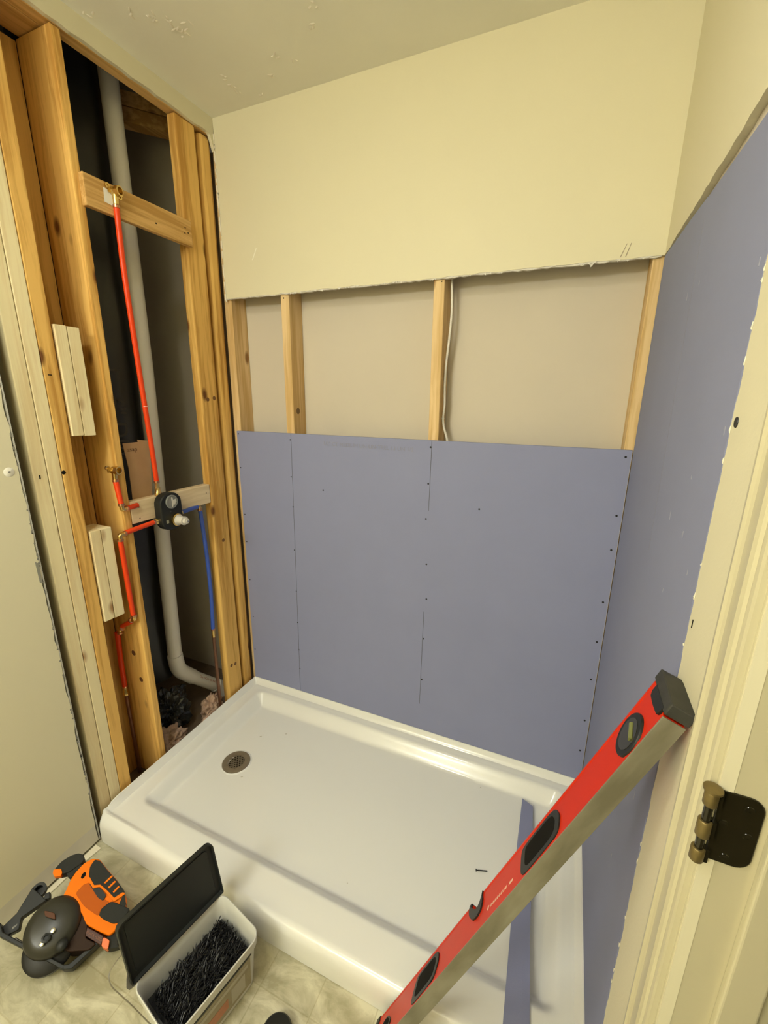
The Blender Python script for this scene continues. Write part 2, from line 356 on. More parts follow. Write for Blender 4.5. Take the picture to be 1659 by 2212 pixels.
MB().prism([(.0004, -.8465, 1.06-.01), (.0004, -.8385, 1.052-.01), (.0004, -.8385, .98), (.0004, -.845, .985)], (.001, 0, 0)).build('pencil_patch', mat('dark_smudge', (.28, .27, .22), .9), wl)

# right wall: board above the cut, the strip by the door, and the rest round the doorway
P = [(0, H), (-3.1, H), (-3.1, 0), (-1.90, 0), (-1.90, 2.1), (-1.033, 2.1), (-1.033, 0), (-.834, 0)]
e = jag((0, -.834, 0), (0, -.830, ZD+.004), .022, .0026, (0, 1, 0), 14)[1:]
P += [(v.y, v.z) for v in e]
e = jag((0, -.830, ZD+.004), (0, 0, ZD), .02, .0022, (0, 0, 1), 15)
P += [(v.y, v.z) for v in e]+[(0, ZD)]
wr = struct(MB().prism(yz(P, RW), (TH, 0, 0)).build('wall_right', M_WALL))
MB().box((RW+TH+.0002, -.83, 1.80), (RW+TH+.0009, -.04, 1.95)).build('gap_backing', M_REAR, wr)  # added sheet close behind the top gap, keeps the opening from going black
fl = MB(); rr = random.Random(22)
for z in [rr.uniform(.3, 1.75) for _ in range(16)]+[1.55, 1.432, 1.47, 1.245]:
    y = -.832+rr.uniform(-.001, .002); fl.prism([(RW-.0004, y-.002, z), (RW-.0004, y+rr.uniform(.0005, .0035), z+rr.uniform(0, .004)), (RW-.0004, y-.002, z+rr.uniform(.004, .012))], (-.0008, 0, 0))
fl.build('paper_fleck', mat('white_paper_fleck', (.92, .86, .68), .9), wr)
MB().lathe((RW-.0002, -.848, 1.484), (-1, 0, 0), [(.0066, 0), (.0062, .0009), (.0045, .0004), (0, .0002)], 16).build('dark_screw', M_SCREW, wr)
MB().box((RW-.0008, -.8485, 1.2085), (RW+.001, -.8465, 1.2205)).build('slit', M_HOLE, wr)
struct(MB().box((RW+.102, -3.1, 0), (RW+.115, -1.9, H)).build('wall_hall', M_WALL))
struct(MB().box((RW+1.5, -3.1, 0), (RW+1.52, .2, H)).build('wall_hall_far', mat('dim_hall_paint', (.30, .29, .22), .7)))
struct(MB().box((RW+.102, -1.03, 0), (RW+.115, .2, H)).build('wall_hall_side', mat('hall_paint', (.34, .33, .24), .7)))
struct(MB().box((-.02, -3.12, 0), (RW+1.52, -3.1, H)).build('wall_front', M_WALL))

# ------------------------------------------------------------ framing lumber
OB, LL, LV = '', [], {}
def lumber(name, a, b, m, label, cat='stud', group=None, bev=.0025, waney=0):
    c = ((a[0]+b[0])/2, (a[1]+b[1])/2, min(a[2], b[2]))
    o = MB().box(a, b).build(name, m, origin=c, bevel=bev)
    return tag(o, label, cat, group)
XS = -.013
# left framing, from the door end to the corner
s = lumber('wall_stud', (XS-.14, -.801, .002), (XS, -.764, 2.447), M_NEWZ, 'pale new pine stud nearest the cream left wall board, full height', group='left wall studs')
MB().box((XS, -.787, 1.276), (XS+.0012, -.784, 1.287)).build('staple_mark', M_HOLE, s)
s = lumber('wall_stud', (XS-.14, -.7625, .002), (XS, -.7265, 2.447), M_NEWZ, 'pale new pine stud sistered between another pale stud and the yellow stud', group='left wall studs')
s = lumber('wall_stud', (XS-.14, -.725, .002), (XS, -.684, 2.447), M_OLDZ, 'yellow aged stud beside the pale new pair, its right edge holding scrap blocks', group='left wall studs')
MB().lathe((XS, -.721, 1.285), (1, 0, 0), [(.0065, 0), (.004, .0012), (0, .0012)], 7).build('knot_hole', M_HOLE, s)
MB().box((XS, -.716, 1.560), (XS+.0012, -.706, 1.5625)).build('staple', M_HOLE, s)
MB().lathe((XS-.002, -.700, 1.885), (1, 0, 0), [(.009, 0), (.007, .0015), (.004, .002), (0, .0005)], 7).build('plaster_drip', mat('plaster_drip', (.50, .38, .20), .9, var=.3, vscale=150), s)
lumber('wall_stud', (XS-.185, -.70, .002), (XS-.145, -.56, 2.44), M_OLDZ, 'brown board flat at the back of the bay with the small brass elbow', group='left wall studs')
s = lumber('wall_stud', (XS-.15, -.558, .002), (XS, -.531, 2.447), M_OLDZ, 'wide-faced yellow stud carrying the small brass elbow, black sleeve to its right', group='left wall studs', bev=.004)
for zk, xk, rk in ((.905-.34, -.075, .011), (.735-.28, -.055, .010)):
    MB().lathe((xk, -.5582, zk), (0, -1, 0), [(rk, 0), (rk*.7, .0006), (0, .0006)], 14).build('knot', mat('dark_knot', (.13, .05, .015), .7), s)
s = lumber('wall_stud', (XS-.038, -.168, .002), (XS, -.079, 2.447), M_OLDZ, 'broad knotty yellow stud holding the right ends of both cross blocks', group='left wall studs', bev=.006)
for yk, zk in ((-.10, 1.50), (-.135, 1.495), (-.12, .89), (-.115, .26), (-.14, .265)):
    MB().lathe((XS, yk, zk), (1, 0, 0), [(.0085, 0), (.005, .0008), (0, .0008)], 12).build('knot', mat('brown_knot', (.20, .09, .025), .7), s)
lumber('wall_stud', (XS-.10, -.058, .002), (XS-.002, -.0025, 2.445), M_OLDZ, 'darker rounded stud in the corner, between broad knotty stud and cream wall', group='left wall studs', bev=.014)
lumber('top_plate', (XS-.042, -.83, 2.4495), (XS, -.0, 2.487), M_OLDY, 'brown top plate running under the cream ceiling strip above the left studs', 'plate')
def oblique(name, A, B, z0, z1, dep, m, label):
    A, B = Vector(A), Vector(B); t = (B-A).normalized(); n = Vector((-t.y, t.x, 0))
    if n.x > 0: n = -n
    mb = MB().prism([(A.x, A.y, z0), (B.x, B.y, z0), (B.x, B.y, z1), (A.x, A.y, z1)], n*dep)
    return tag(mb.build(name, m, bevel=.002), label, 'block')
oblique('ceiling_block', (-.34, -.156, 0), (-.21, .004, 0), 2.500, 2.548, .060, M_OLDY, 'short brown block high inside the left wall behind the white vent pipe')
oblique('ceiling_block', (-.36, -.175, 0), (-.205, .010, 0), 2.552, 2.60, .060, M_OLDY, 'dim upper block lying on the short brown block behind the vent pipe')
lumber('top_plate', (XS-.14, -.83, 2.4495), (XS-.044, -.50, 2.487), M_OLDY, 'dim rear plate length above the wide yellow stud at the top left', 'plate')
# cross blocks
sb = lumber('shower_arm_block', (XS, -.542, 2.034), (XS+.020, -.157, 2.118), M_OLDY, 'tan cross block high between left studs, holding the brass shower elbow', 'block')
for yk, zk in ((-.175, 2.075), (-.187, 2.088), (-.19, 2.07), (-.31, 2.062)):
    MB().lathe((XS+.020, yk, zk), (1, 0, 0), [(.0028, 0), (.0015, .0008), (0, .0006)], 8).build('nail_head', M_HOLE, sb)
vb = lumber('valve_block', (XS-.034, -.530, 1.073), (XS-.0005, -.169, 1.152), M_NEWY, 'pale pink-tinted cross block behind the black shower valve', 'block')
for yk, zk in ((-.19, 1.118), (-.50, 1.088), (-.498, 1.128)):
    MB().lathe((XS-.0008, yk, zk), (1, 0, 0), [(.0028, 0), (.0016, .0008), (0, .0006)], 8).build('nail_head', M_HOLE, vb)
# paired scrap blocks in the narrow bay
for z0, z1, w in ((1.388, 1.699, 'upper'), (.772, 1.088, 'lower')):
    lumber('scrap_block', (XS-.085, -.679, z0), (XS+.004, -.646, z1), M_NEWZ, 'left one of two pale offcuts in the %s pair beside yellow stud' % w, 'block', 'pale scrap blocks in the narrow bay', .002)
    lumber('scrap_block', (XS-.085, -.644, z0-.002), (XS+.003, -.609, z1-.001), M_NEWZ, 'right one of two pale offcuts in the %s pair beside yellow stud' % w, 'block', 'pale scrap blocks in the narrow bay', .002)
# back wall studs
s = lumber('wall_stud', (-.024, .0135, 0), (.014, .1015, 2.44), M_MIDZ, 'first back wall stud, in the left corner above the lavender board', group='back wall studs')
s = lumber('wall_stud', (.258, .0135, 0), (.296, .1015, 2.44), M_MIDZ, 'second back wall stud from the left corner, one dark oval knot on its side', group='back wall studs')
MB().lathe((.2962, .046, 1.452), (1, 0, 0), [(.013, 0), (.008, .0008), (0, .0008)], 16).build('knot', mat('grey_knot', (.22, .13, .05), .7), s)
MB().lathe((.272, .0133, 1.878), (0, -1, 0), [(.003, 0), (.0015, .001), (0, .0006)], 8).build('nail_head', M_HOLE, s)
s = lumber('wall_stud', (.877, .0135, 0), (.915, .1015, 2.44), M_MIDZ, 'third back wall stud, with the white cable down its right side', group='back wall studs')
MB().lathe((.905, .0133, 1.883), (0, -1, 0), [(.002, 0), (.001, .001), (0, .0006)], 8).build('nail_head', M_HOLE, s)
lumber('wall_stud', (1.508, .0135, 0), (1.546, .1015, 2.44), M_MIDZ, 'fourth back wall stud, in the right corner by the side board', group='back wall studs')

# ------------------------------------------------------------ lavender boards
bb = MB().box((.0015, .0002, .117), (1.5305, TH, 1.362)).build('drywall_board', M_PURP)
tag(bb, 'large lavender moisture board screwed across the back wall above the pan', 'drywall board')
MB().box((1.5305, .0004, .117), (1.5312, TH-.0004, 1.362)).build('board_edge', M_GYP, bb)
for x, zs in ((.287, ((.08, 1.36),)), (.896, ((1.10, 1.36), (.245, .68)))):
    for a, b in zs:
        a = max(a, .12); MB().prism([(x-(1.36-a)*.009-.0009, 0, a), (x-(1.36-a)*.009+.0009, 0, a), (x-(1.36-b)*.009+.0009, 0, b), (x-(1.36-b)*.009-.0009, 0, b)], (0, -.0003, 0)).build('pencil_line', mat('pencil', (.10, .10, .12), .9), bb)
SCREWS = [(0.0104, 0.0000, 1.3495),(0.0089, 0.0000, 1.1997),(0.0125, 0.0000, 0.9826),(0.0112, 0.0000, 0.8494),(0.0134, 0.0000, 0.6572),(0.0161, 0.0000, 0.4605),(0.0123, 0.0000, 0.2789),
 (0.2829, 0.0000, 1.3360),(0.2790, 0.0000, 1.1795),(0.2815, 0.0000, 1.0475),(0.2784, 0.0000, 0.8490),(0.2782, 0.0000, 0.6489),(0.2778, 0.0000, 0.4886),(0.2786, 0.0000, 0.3442),(0.2790, 0.0000, 0.2431),
 (0.8916, 0.0000, 1.3378),(0.8881, 0.0000, 1.2028),(0.8842, 0.0000, 1.0668),(0.8929, 0.0000, 0.8843),(0.8984, 0.0000, 0.7376),(0.8933, 0.0000, 0.5585),(0.8921, 0.0000, 0.3657),
 (0.4353, 0.0000, 1.1358),(1.0814, 0.0000, 1.1271),
 (1.5254, 0.0000, 1.3407),(1.5230, 0.0000, 1.1540),(1.5226, 0.0000, 1.0388),(1.5223, 0.0000, 0.8529),(1.5159, 0.0000, 0.7028),(1.5214, 0.0000, 0.5532),(1.5182, 0.0000, 0.3809),(1.5200, 0.0000, 0.2485)]
for i, p in enumerate(SCREWS):
    r_ = .0036 if p[0] > 1.3 or .3 < p[0] < 1.1 else .0030
    MB().lathe((min(p[0], 1.515), 0.0001, max(p[2], .125)), (0, -1, 0), [(r_, 0), (r_*.95, .0006), (r_*.4, .0003), (0, .0001)], 10).build('drywall_screw', M_SCREW, bb)
text('board_print', '1/2" CT MEDIUM UN-UN-TREL 13 UN 1/2', .0215, mat('faint_print', (.27, .27, .35), .8), (.441, 0, 1.322), (1, 0, -.012), (0, 0, 1), bb)
rb = MB()
P = [(0, .12), (0, 1.888), (-.30, 1.876), (-.44, 1.868), (-.445, 1.866), (-.83, 1.853)]
e = jag((0, -.8295, 1.853), (0, -.8305, .0), .025, .0012, (0, 1, 0), 31)[1:]
P += [(v.y, v.z) for v in e]+[(-.8305, .003), (-.816, .003), (-.814, .118)]
rb.prism(yz(P, RW-.0006), (TH, 0, 0))
rb = rb.build('drywall_board', mat('lavender_board_paper_side', (.27, .285, .42), .75, spec=.2, var=.04, vscale=7, bump=.1, bscale=300))
tag(rb, 'tall lavender board on the right wall, open gap along its top edge', 'drywall board')
MB().prism([(RW-.0006, -.4415, 1.83), (RW-.0006, -.4428, 1.83), (RW-.0006, -.4805, 1.20), (RW-.0006, -.4792, 1.20)], (-.0002, 0, 0)).build('crease_line', mat('crease', (.25, .25, .31), .9), rb)
M_SCUFF = mat('pale_scuff', (.36, .36, .45), .8)
for y, z, l in ((-.412,1.70,.015),(-.50,1.71,.006),(-.61,1.30,.018),(-.716,1.298,.012),(-.70,1.39,.006),(-.812,1.466,.012),(-.809,1.662,.010),(-.66,1.18,.008),(-.74,.80,.02),(-.60,.62,.015),(-.66,.56,.012),(-.78,1.26,.008)):
    MB().box((RW-.0006, y-.0014, z), (RW-.0010, y+.0010, z+l)).build('scuff_mark', M_SCUFF, rb)

# ------------------------------------------------------------ shower pan
def pan_z(x, y):
    bx0, bx1, by0, by1, cr = .072, 1.476, -.716, -.056, .035
    qx = max(bx0+cr-x, x-(bx1-cr), 0); qy = max(by0+cr-y, y-(by1-cr), 0)
    if qx or qy: d = cr-math.hypot(qx, qy)
    else: d = cr+min(x-bx0-cr, bx1-cr-x, y-by0-cr, by1-cr-y)
    t = min(1, max(0, d/.046)); s = t*t*(3-2*t); s = .45*s+.55*t
    z = .0935-.0455*s
    if t >= 1: z -= .004*min(1, max(0, (1.2-math.hypot(x-.232, y+.407))/1.2))*min(1, (d-.046)/.15)
    if y < -.787 and x < .26: z += .009*(1-x/.26)**.7*min(1, (-.787-y)/.011)
    e = min(x, RW-x, -y)                      # nailing flange round three sides
    if e < .020:
        k = min(1, 1-max(0, e-.004)/.016); lip = .025*(.7*k+.3*k*k)
        fy = min(1, max(0, (y+.812)/.05)) if e != -y else 1
        z += lip*max(fy, .15)
    elif e < .05: z += .0015*max(0, 1-abs((e-.035)/.015))**2
    return z
xs = [0.0005, .002, .004, .006, .009, .012, .016, .02, .026, .033, .04, .05, .058]+[.066+i*.007 for i in range(12)]
xs += [.16+i*.024 for i in range(53)]; xs = [x for x in xs if x < 1.41]+[RW-x for x in reversed([0.0005, .002, .004, .006, .009, .012, .016, .02, .026, .033, .04, .05, .058]+[.066+i*.007 for i in range(8)])]
ys = [-.0005, -.002, -.004, -.006, -.009, -.012, -.016, -.022, -.028, -.035, -.042, -.05]+[-.055-.006*i for i in range(11)]
ys += [-.13-i*.024 for i in range(22)]+[-.652-.006*i for i in range(13)]+[-.735, -.75, -.77, -.785, -.788, -.791, -.795, -.799, -.802]
skirt = [(-.808, .0915), (-.814, .0895), (-.820, .085), (-.8245, .078), (-.827, .068), (-.8285, .05), (-.829, .03), (-.8285, .012), (-.828, .001)]
pm = MB(); vs = []; nx = len(xs); rows = len(ys)+len(skirt)
for y in ys:
    for x in xs: vs.append((x, y, pan_z(x, y)))
zb = {x: pan_z(x, -.802) for x in xs}
for y, z in skirt:
    for x in xs:
        c = 0
        m_ = min(x, RW-x)
        if m_ < .014: c = .014-math.sqrt(max(0, .014**2-(.014-m_)**2))
        k = min(1, max(0, (-.802-y)/.02)); z2 = z+(zb[x]-.092)*(1-k)*.6
        vs.append((x, y+c*k, z2))
fs = [(j*nx+i, j*nx+i+1, (j+1)*nx+i+1, (j+1)*nx+i) for j in range(rows-1) for i in range(nx-1)]
n0 = len(vs)
pm.add(vs, fs, True)
# outer sides down to the floor
def wallstrip(idx):
    a = [vs[i] for i in idx]; b = [(p[0], p[1], .0005) for p in a]; n = len(a)
    pm.add(a+b, [(i, i+1, n+i+1, n+i) for i in range(n-1)], True)
wallstrip([i for i in range(nx)]); wallstrip([j*nx for j in range(rows)]); wallstrip([j*nx+nx-1 for j in range(rows)])
pan = pm.build('shower_pan', M_PAN)
tag(pan, 'low glossy white shower pan filling the alcove floor', 'shower pan')
for p in ((0.0090, -0.7023, 0.1070), (0.0063, -0.7766, 0.1070), (0.0029, -0.0126, 0.1120), (0.0176, -0.0018, 0.1120), (0.2959, 0.0015, 0.1120), (0.9051, -0.0063, 0.1120)):
    ax = (0, -1, 0) if p[1] > -.03 and p[0] > .01 else (1, 0, 0)
    q = (p[0], -.0025, p[2]-.003) if ax[1] else (.0045, p[1], p[2]-.001)
    MB().lathe(q, (ax[0], ax[1], .6), [(.0042, -.001), (.0042, .0008), (.002, .0012), (0, .0006)], 10).build('flange_screw', M_SCREW, pan)
dz = pan_z(.232, -.407)
dr = MB().lathe((.232, -.407, dz-.003), (0, 0, 1), [(.056, 0), (.0555, .0055), (.053, .0066), (.034, .0062), (.0335, .0035), (0, .0035)], 48).build('drain', M_DRAIN, pan)
dr['label'] = 'round aged metal drain'
gr = MB()
a = math.radians(38); ca, sa = math.cos(a), math.sin(a)
for k in range(-3, 4):
    o_ = k*.0098; L_ = math.sqrt(max(0, .0338**2-o_**2))
    for (dx, dy, px, py) in ((ca, sa, -sa, ca), (-sa, ca, ca, sa)):
        cx, cy = .232+px*o_, -.407+py*o_
        c4 = [(cx+dx*L_*s1+px*.0016*s2, cy+dy*L_*s1+py*.0016*s2, dz+.0012) for s1, s2 in ((-1, -1), (1, -1), (1, 1), (-1, 1))]
        gr.prism(c4, (0, 0, .0024))
gr.build('strainer_grid', M_DRAIN, dr)
MB().lathe((.232, -.407, dz+.0007), (0, 0, 1), [(.0335, 0), (0, .0001)], 32).build('drain_well', M_HOLE, dr)
rim = []
ring = MB().lathe((.232, -.407, dz), (0, 0, 1), [(.0557, -.001), (.0575, .0022), (.060, .0018), (.064, -.001)], 48).build('drain_rim', M_PAN, pan)
M_GRIT = mat('grit', (.50, .45, .36), .8); rr = random.Random(2)
for (x, y) in ((.329, -.2), (.234, -.257), (.87, -.629), (1.183, -.119), (.302, -.456)):
    z = pan_z(x, y); w_ = rr.uniform(.0015, .004); MB().prism([(x-w_, y, z), (x+w_*.6, y+w_*.5, z), (x+w_, y+w_*1.6, z), (x-w_*.2, y+w_, z)], (0, 0, .0012)).build('dirt_speck', M_GRIT, pan)

# loose screw and the thin offcut lying in the pan
def screw_mesh(mb, p, d, L=.032, r=.0016):
    p = Vector(p); d = Vector(d).normalized()
    mb.lathe(p, d, [(0, 0), (.0042, .0002), (.0040, .0008), (r, .004), (r, L*.9), (.0002, L)], 8)
s = MB(); screw_mesh(s, (1.229, -.431, pan_z(1.23, -.43)+.0042), (.036, .014, -.0018), .038)
rr = random.Random(1)
for k in range(9):
    t = .008+k*.003; c = Vector((1.229, -.431, pan_z(1.23, -.43)+.0042))+Vector((.036, .014, -.0018)).normalized()*t
    s.lathe(c, (.036, .014, -.0018), [(.0016, 0), (.0024, .0007), (.0016, .0014)], 8)
tag(s.build('drywall_screw', M_SCREW), 'single black drywall screw lying on the white pan floor', 'screw')
st = MB()
fz = pan_z(1.36, -.13)+.005
st.prism([(1.338, -.118, fz), (1.377, -.136, fz), (1.395, -.40, fz+.0155), (1.4015, -.55, fz+.0245), (1.421, -.80, fz+.0395), (1.424, -.99, fz+.051), (1.362, -1.01, fz+.052), (1.361, -.80, fz+.0395), (1.351, -.55, fz+.0245), (1.340, -.30, fz+.0095)], (0, 0, .0125))
st = st.build('board_offcut', M_PURP)
tag(st, 'long narrow lavender board offcut lying in the pan under the level', 'offcut')

# ------------------------------------------------------------ plumbing
PEX = .0085
def crimp(p, d, parent, r=.0098):
    d = Vector(d).normalized(); MB().lathe(Vector(p)-d*.004, d, [(r-.0014, 0), (r, .0006), (r, .0074), (r-.0014, .008)], 16).build('crimp_ring', M_COP, parent)
def drop_ear(loc, parent_label, group):
    r_ = empty('drop_ear_elbow', loc, parent_label, 'fitting', group); x, y, z = loc
    MB().lathe((x, y, z), (1, .25, .0), [(.010, -.012), (.0125, -.006), (.0125, .004), (.015, .006), (.015, .016), (.0125, .017), (.0108, .0165), (.0105, .004), (0, .003)], 8).build('threaded_socket', M_BRASS, r_)
    e = MB(); e.lathe((x-.007, y, z), (1, 0, 0), [(.0, -.003), (.011, -.003), (.011, .002), (.0, .002)], 10)
    for dy, dz_ in ((-.018, .010), (.018, -.008)):
        e.lathe((x-.010, y+dy, z+dz_), (1, 0, 0), [(.0075, 0), (.0075, .004), (.003, .0042), (.003, .001), (0, .001)], 12)
        e.box((x-.010, y+min(0, dy), z-.006), (x-.007, y+max(0, dy), z+.006))
    e.build('ear', M_BRASS, r_)
    MB().tube([(x-.002, y, z-.006), (x-.004, y, z-.034)], [.009, .0075], 12).build('barb', M_BRASS, r_)
    return r_
def elbow(p, d1, d2, label, group='brass elbows in the water lines'):
    p = Vector(p); d1 = Vector(d1).normalized(); d2 = Vector(d2).normalized(); r_ = empty('pipe_elbow', p, label, 'fitting', group)
    MB().tube([p+d1*.016, p, p+d2*.016], .0075, 12, bend=.007).build('elbow_body', M_BRASS, r_)
    crimp(p+d1*.018, d1, r_); crimp(p+d2*.018, d2, r_); return r_
XA = XS+.020
drop_ear((XA+.012, -.455, 2.098), 'brass shower arm elbow screwed to the high cross block', 'brass drop ear elbows')
MB_tag = MB().prism([(XA+.0004, -.486, 2.062), (XA+.0004, -.452, 2.058), (XA+.0004, -.450, 2.095), (XA+.0004, -.484, 2.100)], (.0008, 0, 0)).build('paper_tag', mat('white_tag', (.85, .82, .74), .7))
tag(MB_tag, 'torn white tag behind the brass shower arm elbow', 'tag')
# long orange riser: shower elbow down to the valve
ris = MB().tube([(XA+.008, -.455, 2.062), (XA-.001, -.452, 1.9), (-.012, -.428, 1.55), (-.016, -.415, 1.30), (-.018, -.412, 1.200)], PEX, 14, bend=.1)
ris = tag(ris.build('supply_tube', M_RED), 'long orange tube rising from the valve to the high brass elbow', 'pipe', 'orange water tubes')
crimp((XA+.008, -.455, 2.058), (0, 0, 1), ris); crimp((-.018, -.412, 1.203), (0, 0, 1), ris)
MB().lathe((-.0128, -.4235, 1.47), (0, .04, 1), [(.0086, 0), (.0089, .0005), (.0089, .002), (.0086, .0025)], 14).build('white_mark', mat('pale_mark', (.85, .45, .35), .5), ris)
# the smaller brass elbow and its orange drop
x0 = -.004
drop_ear((x0, -.572, 1.270), 'small brass elbow on the wide yellow stud, above the orange drop', 'brass drop ear elbows')
t = MB().tube([(-.006, -.573, 1.236), (.006, -.574, 1.158)], PEX, 14); t = tag(t.build('supply_tube', M_RED), 'short orange vertical tube under the small brass elbow', 'pipe', 'orange water tubes'); crimp((-.006, -.573, 1.236), (0, 0, 1), t)
elbow((.008, -.574, 1.138), (-.08, 0, 1), (-.28, 1, .0), 'brass elbow at the foot of the short orange tube')
t = MB().tube([(.002, -.552, 1.138), (-.012, -.505, 1.137)], PEX, 14); tag(t.build('supply_tube', M_RED), 'stubby orange tube in front of the left end of the valve block', 'pipe', 'orange water tubes')
# valve left port, down the bay
t = MB().tube([(.001, -.460, 1.064), (-.001, -.568, 1.056)], PEX, 14); t = tag(t.build('supply_tube', M_RED), 'slanting orange tube from left side of the black valve', 'pipe', 'orange water tubes'); crimp((.001, -.458, 1.064), (0, 1, 0), t)
elbow((-.002, -.590, 1.053), (.03, 1, .03), (-.05, .02, -1), 'brass elbow between the slanting orange tube and the long drop')
t = MB().tube([(-.003, -.590, 1.034), (-.006, -.586, .90), (-.014, -.578, .745)], PEX, 14, bend=.05); tag(t.build('supply_tube', M_RED), 'long orange drop tube right of the lower scrap blocks', 'pipe', 'orange water tubes')
elbow((-.013, -.577, .728), (.1, 0, 1), (-1, 0, -.3), 'brass elbow at the foot of the long orange drop')
t = MB().tube([(-.034, -.577, .716), (-.085, -.577, .686)], PEX, 14); tag(t.build('supply_tube', M_RED), 'very short orange link between two brass elbows low in the bay', 'pipe', 'orange water tubes')
elbow((-.104, -.577, .672), (1, 0, .3), (0, 0, -1), 'brass elbow above the lowest orange tube')
t = MB().tube([(-.121, -.577, .652), (-.126, -.578, .54), (-.131, -.576, .415)], PEX*1.1, 14); t = tag(t.build('supply_tube', M_RED), 'lowest orange tube ending at a brass coupling', 'pipe', 'orange water tubes')
crimp((-.131, -.576, .412), (0, 0, 1), t)
MB().lathe((-.131, -.576, .372), (0, 0, 1), [(.006, 0), (.010, .004), (.010, .020), (.0075, .024), (.0075, .038)], 6).build('coupling', M_BRASS, t)
tag(MB().tube([(-.131, -.576, .376), (-.127, -.575, .005)], .0068, 12).build('copper_pipe', M_COPO), 'dull copper pipe dropping behind the pan in the narrow bay', 'pipe', 'copper pipes')
# blue side
t = MB().tube([(.001, -.345, 1.071), (-.020, -.238, 1.070)], PEX, 14); tag(t.build('supply_tube', M_BLUE), 'short blue tube running right from the valve', 'pipe', 'blue water tubes')
elbow((-.028, -.219, 1.069), (0, -1, 0), (0, 0, -1), 'brass elbow at the top of the long blue tube')
t = MB().tube([(-.030, -.216, 1.048), (-.034, -.200, .85), (-.033, -.200, .65), (-.030, -.213, .495)], PEX, 14, bend=.09); t = tag(t.build('supply_tube', M_BLUE), 'long blue tube hanging beside the broad knotty stud', 'pipe', 'blue water tubes')
crimp((-.030, -.213, .493), (0, 0, 1), t, .0092)
MB().tube([(-.030, -.213, .49), (-.030, -.213, .455)], .0078, 12).build('coupling', M_BRASS, t)
tag(MB().tube([(-.030, -.213, .458), (-.031, -.214, .20), (-.030, -.216, .005)], .0075, 12).build('copper_pipe', M_COPO), 'brown copper pipe under the blue tube, dropping behind the pan', 'pipe', 'copper pipes')

# black shower valve
V = Vector((.020, -.397, 1.093))
vv = empty('shower_valve', (V.x-.03, V.y, V.z), 'round-cornered black shower valve with white cartridge and grey dial', 'valve')
def sq(cx, cy, w, h, r, n=6):
    out = []
    for (sx, sy, a0) in ((1, 1, 0), (-1, 1, 90), (-1, -1, 180), (1, -1, 270)):
        for k in range(n+1):
            a = math.radians(a0+90*k/n); out.append((cx+sx*(w-r)+r*math.cos(a), cy+sy*(h-r)+r*math.sin(a)))
    return out
MB().prism([(V.x-.030, V.y+a, V.z+b) for a, b in sq(0, 0, .047, .070, .040)], (.036, 0, 0)).build('valve_body', M_DARK, vv, bevel=.006, segs=3)
MB().lathe((V.x+.006, V.y+.001, V.z+.037), (1, 0, 0), [(.0255, 0), (.0255, .004), (.022, .005), (.0215, .003), (0, .003)], 28).build('dial', M_DIAL, vv)
g = MB(); c = (V.x+.0095, V.y+.003, V.z+.037)
g.prism([(c[0], c[1]+a, c[2]+b) for a, b in ((-.004, .017), (.0, .017), (.003, .006), (.014, .008), (.017, -.002), (.012, -.006), (.010, -.014), (.002, -.011), (-.001, -.020), (-.004, -.018), (-.0035, 0))], (.0014, 0, 0))
g.build('dial_pointer', M_GREYP, vv)
MB().lathe((V.x+.006, V.y+.012, V.z-.034), (1, 0, 0), [(.0235, 0), (.0235, .010), (.021, .012), (.021, .014), (.0, .014)], 28).build('threaded_ring', M_BRASS, vv)
MB().lathe((V.x+.016, V.y+.012, V.z-.034), (1, 0, 0), [(.0205, 0), (.0205, .004), (.0165, .006), (.0150, .030), (.0165, .031), (.0165, .034), (.011, .035), (.0105, .046), (.006, .047), (.006, .049), (0, .049)], 28).build('cartridge', M_GREYP, vv)
MB().lathe((V.x+.064, V.y+.012, V.z-.034), (1, 0, 0), [(.003, 0), (.0028, .004), (0, .005)], 12).build('stem_tip', M_BLDE, vv)
MB().lathe((V.x+.007, V.y-.008, V.z+.002), (1, 0, 0), [(.003, 0), (.0026, .0015), (0, .001)], 10).build('body_screw', M_BLKM, vv)
MB().box((V.x+.005, V.y-.030, V.z-.040), (V.x+.008, V.y-.021, V.z-.028)).build('body_label', mat('olive_tab', (.25, .24, .18), .6), vv)
MB().lathe((V.x-.034, V.y-.018, V.z+.0605), (0, 0, 1), [(.012, 0), (.012, .012), (.0095, .016), (.0095, .030), (.0075, .034), (.0075, .046)], 8).build('top_port', M_BRASS, vv)
MB().lathe((V.x-.019, V.y-.045, V.z-.029), (0, -1, 0), [(.011, 0), (.011, .008), (.0085, .011), (.0085, .018)], 8).build('side_port', M_BRASS, vv)
MB().lathe((V.x-.019, V.y+.045, V.z-.022), (0, 1, 0), [(.011, 0), (.011, .008), (.0085, .011), (.0085, .018)], 8).build('side_port', M_BRASS, vv)
# cardboard scrap tucked behind the riser
cd = MB().prism([(-0.0500, -0.4998, 1.3486), (-0.0500, -0.4424, 1.3484), (-0.0500, -0.4430, 1.3565), (-0.0500, -0.3960, 1.3494), (-0.0500, -0.4163, 1.1061), (-0.0500, -0.4922, 1.0806), (-0.0500, -0.4921, 1.1404), (-0.0500, -0.4906, 1.2646)], (.002, 0, 0)).build('cardboard_scrap', M_CARD)
tag(cd, 'brown cardboard scrap standing behind the orange riser above the valve', 'cardboard')
text('handwriting', 'asap', .022, mat('pencil_writing', (.20, .11, .05), .9), Vector((-0.0500, -0.4874, 1.3189))+Vector((.0022, 0, 0)), (0, 1, 0), (0, 0, 1), cd)

